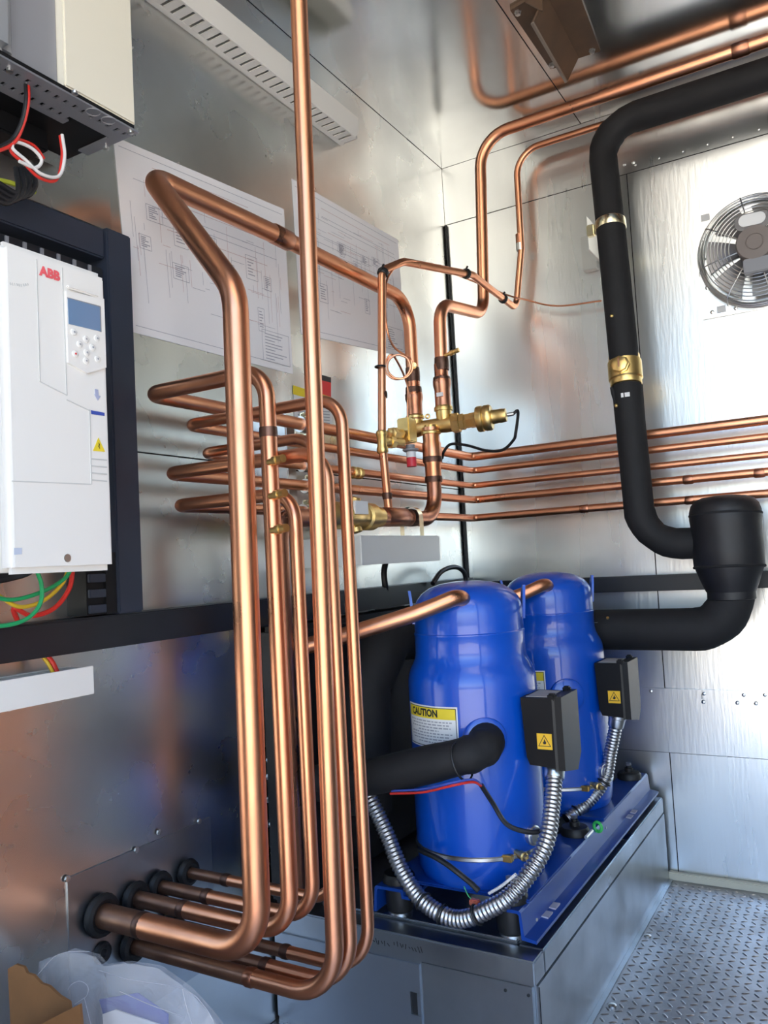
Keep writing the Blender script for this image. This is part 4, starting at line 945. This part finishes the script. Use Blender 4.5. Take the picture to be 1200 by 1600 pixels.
# ------------------------------------------------------------------ loose black cables behind the compressors
tag(wire([AX(603, 876, .05), AX(600, 895, .05), AX(602, 916, .05), AX(604, 930, .04)], .0085).build('cable', w_black), 'black cable dropping from the bracket box to the support bar', 'cable')
tag(wire([AX(676, 912, .07), AX(690, 893, .07), AX(710, 886, .07), AX(724, 893, .07), AX(728, 908, .07), AX(728, 925, .07)], .0075).build('cable', w_black), 'black cable arching up behind the front compressor dome', 'cable')
t = thing('sensor_cable', 'black sensor cable with a brass tip hanging behind the thin risers', 'cable', AX(452, 985, .09))
wire([AX(442, 855, .09), AX(447, 880, .09), AX(450, 920, .09), AX(449, 960, .09)], .006).build('cable', w_black, t)
p = AX(452, 965, .09); MB().lathe([(.009, 0), (.009, -.012), (.006, -.014), (.006, -.034), (.008, -.036), (.008, -.046), (0, -.048)], p, n=12).build('brass_tip', brass, t)

# ------------------------------------------------------------------ carton and plastic bag on the floor by the left wall
yk = -1.775; t = thing('cardboard_carton', 'open brown cardboard carton with raised flaps by the wall', 'carton', (.09, yk-.12, 0))
zk = AY(60, 1640, yk).z
kx0, kx1 = .012, AY(150, 1640, yk).x
th = .005
MB().box((kx0, yk-.26, .0), (kx0+th, yk, zk)).build('side', card, t); MB().box((kx1-th, yk-.26, 0), (kx1, yk, zk)).build('side', card, t)
MB().box((kx0+th, yk-th, 0), (kx1-th, yk, zk)).build('side', card, t); MB().box((kx0+th, yk-.26, 0), (kx1-th, yk-.26+th, zk)).build('side', card, t)
MB().box((kx0+th, yk-.26+th, 0), (kx1-th, yk-th, .005)).build('bottom', card, t)
def lean(px, py, lean_y): q = AY(px, py, yk); return AY(px, py, yk+lean_y*(q.z-zk))
MB().prism([lean(px, py, .25) for px, py in ((18, 1640), (12, 1514), (24, 1507), (37, 1511), (42, 1521), (52, 1524), (64, 1537), (76, 1541), (92, 1556), (108, 1566), (118, 1640))], (0, .004, 0)).build('flap', card, t)
MB().prism([lean(px, py, -.5) for px, py in ((40, 1612), (128, 1567), (131, 1600), (134, 1640), (36, 1640))], (0, -.004, 0)).build('flap', card, t)

yb = -1.70
t = thing('plastic_bag', 'clear crumpled plastic bag slumped beside the cardboard carton', 'plastic bag', (.2, yb, 0))
sil = [(22, 1545), (62, 1500), (110, 1482), (150, 1492), (165, 1508), (205, 1504), (255, 1512), (300, 1545), (330, 1580), (346, 1605)]
tops = [AY(px, py, yb) for px, py in sil]; tops[0].x = max(tops[0].x, .012)
rnd = random.Random(11); vs = []; NU, NV = 36, 16
def topz(u):
    f_ = u*(len(tops)-1); i = min(int(f_), len(tops)-2); a, b = tops[i], tops[i+1]; q = a+(b-a)*(f_-i); return q
for side in (1, -1):
    for i in range(NU+1):
        u = i/NU; q = topz(u)
        for j in range(NV+1):
            v_ = j/NV; dep = .055*math.sin(min(1, v_*1.6)*PI/2)*(.35+.65*math.sin(PI*min(1, max(0, u))))
            cr = .010*math.sin(u*23+v_*9*side)+.007*math.sin(u*51-v_*17)+.005*math.sin(v_*37+u*11)
            xx_ = q.x+(.03*(u-.5))*v_*2+.006*math.sin(v_*14+u*7)
            vs.append(V((max(.008, xx_), yb+side*(dep+.004)+cr*min(1, v_*3), max(.004, q.z*(1-v_)))))
fs = []; M_ = (NU+1)*(NV+1)
for s_ in range(2):
    for i in range(NU):
        for j in range(NV): k = s_*M_+i*(NV+1)+j; fs.append((k, k+1, k+NV+2, k+NV+1))
MB().add(vs, fs, True).build('film', bagm, t)
crease_m = mat('crease_glint_white', (.5, .5, .55), .25, alpha=.75)  # highlights along the bag's folds, painted as thin whitish tubes
for pts in ([(155, 1516), (200, 1530), (280, 1543), (312, 1562)], [(187, 1549), (235, 1570), (285, 1588)], [(106, 1547), (112, 1538), (125, 1533), (137, 1541), (136, 1555), (126, 1563), (117, 1569)], [(132, 1560), (138, 1585), (142, 1600)], [(60, 1522), (85, 1495), (110, 1487), (140, 1487)], [(285, 1545), (292, 1575), (300, 1600)], [(305, 1555), (325, 1580), (335, 1600)]):
    MB().sweep(spline([AY(px, py, yb-.064) for px, py in pts], 6), .0005, 5).build('crease_glint', crease_m, t)
t = thing('leaflet', 'blue and white leaflet inside the clear plastic bag', 'leaflet', AY(210, 1580, yb))
a = [AY(155, 1562, yb+.004), AY(215, 1552, yb+.01), AY(262, 1585, yb+.004), AY(262, 1625, yb-.0), AY(165, 1600, yb+.0)]
MB().prism(a, (0, .002, 0)).build('cover', blue_p, t)
a = [AY(160, 1585, yb-.006), AY(180, 1578, yb-.006), AY(255, 1603, yb-.006), AY(250, 1650, yb-.012), AY(165, 1650, yb-.012)]
MB().prism(a, (0, .002, 0)).build('page', label_w, t)
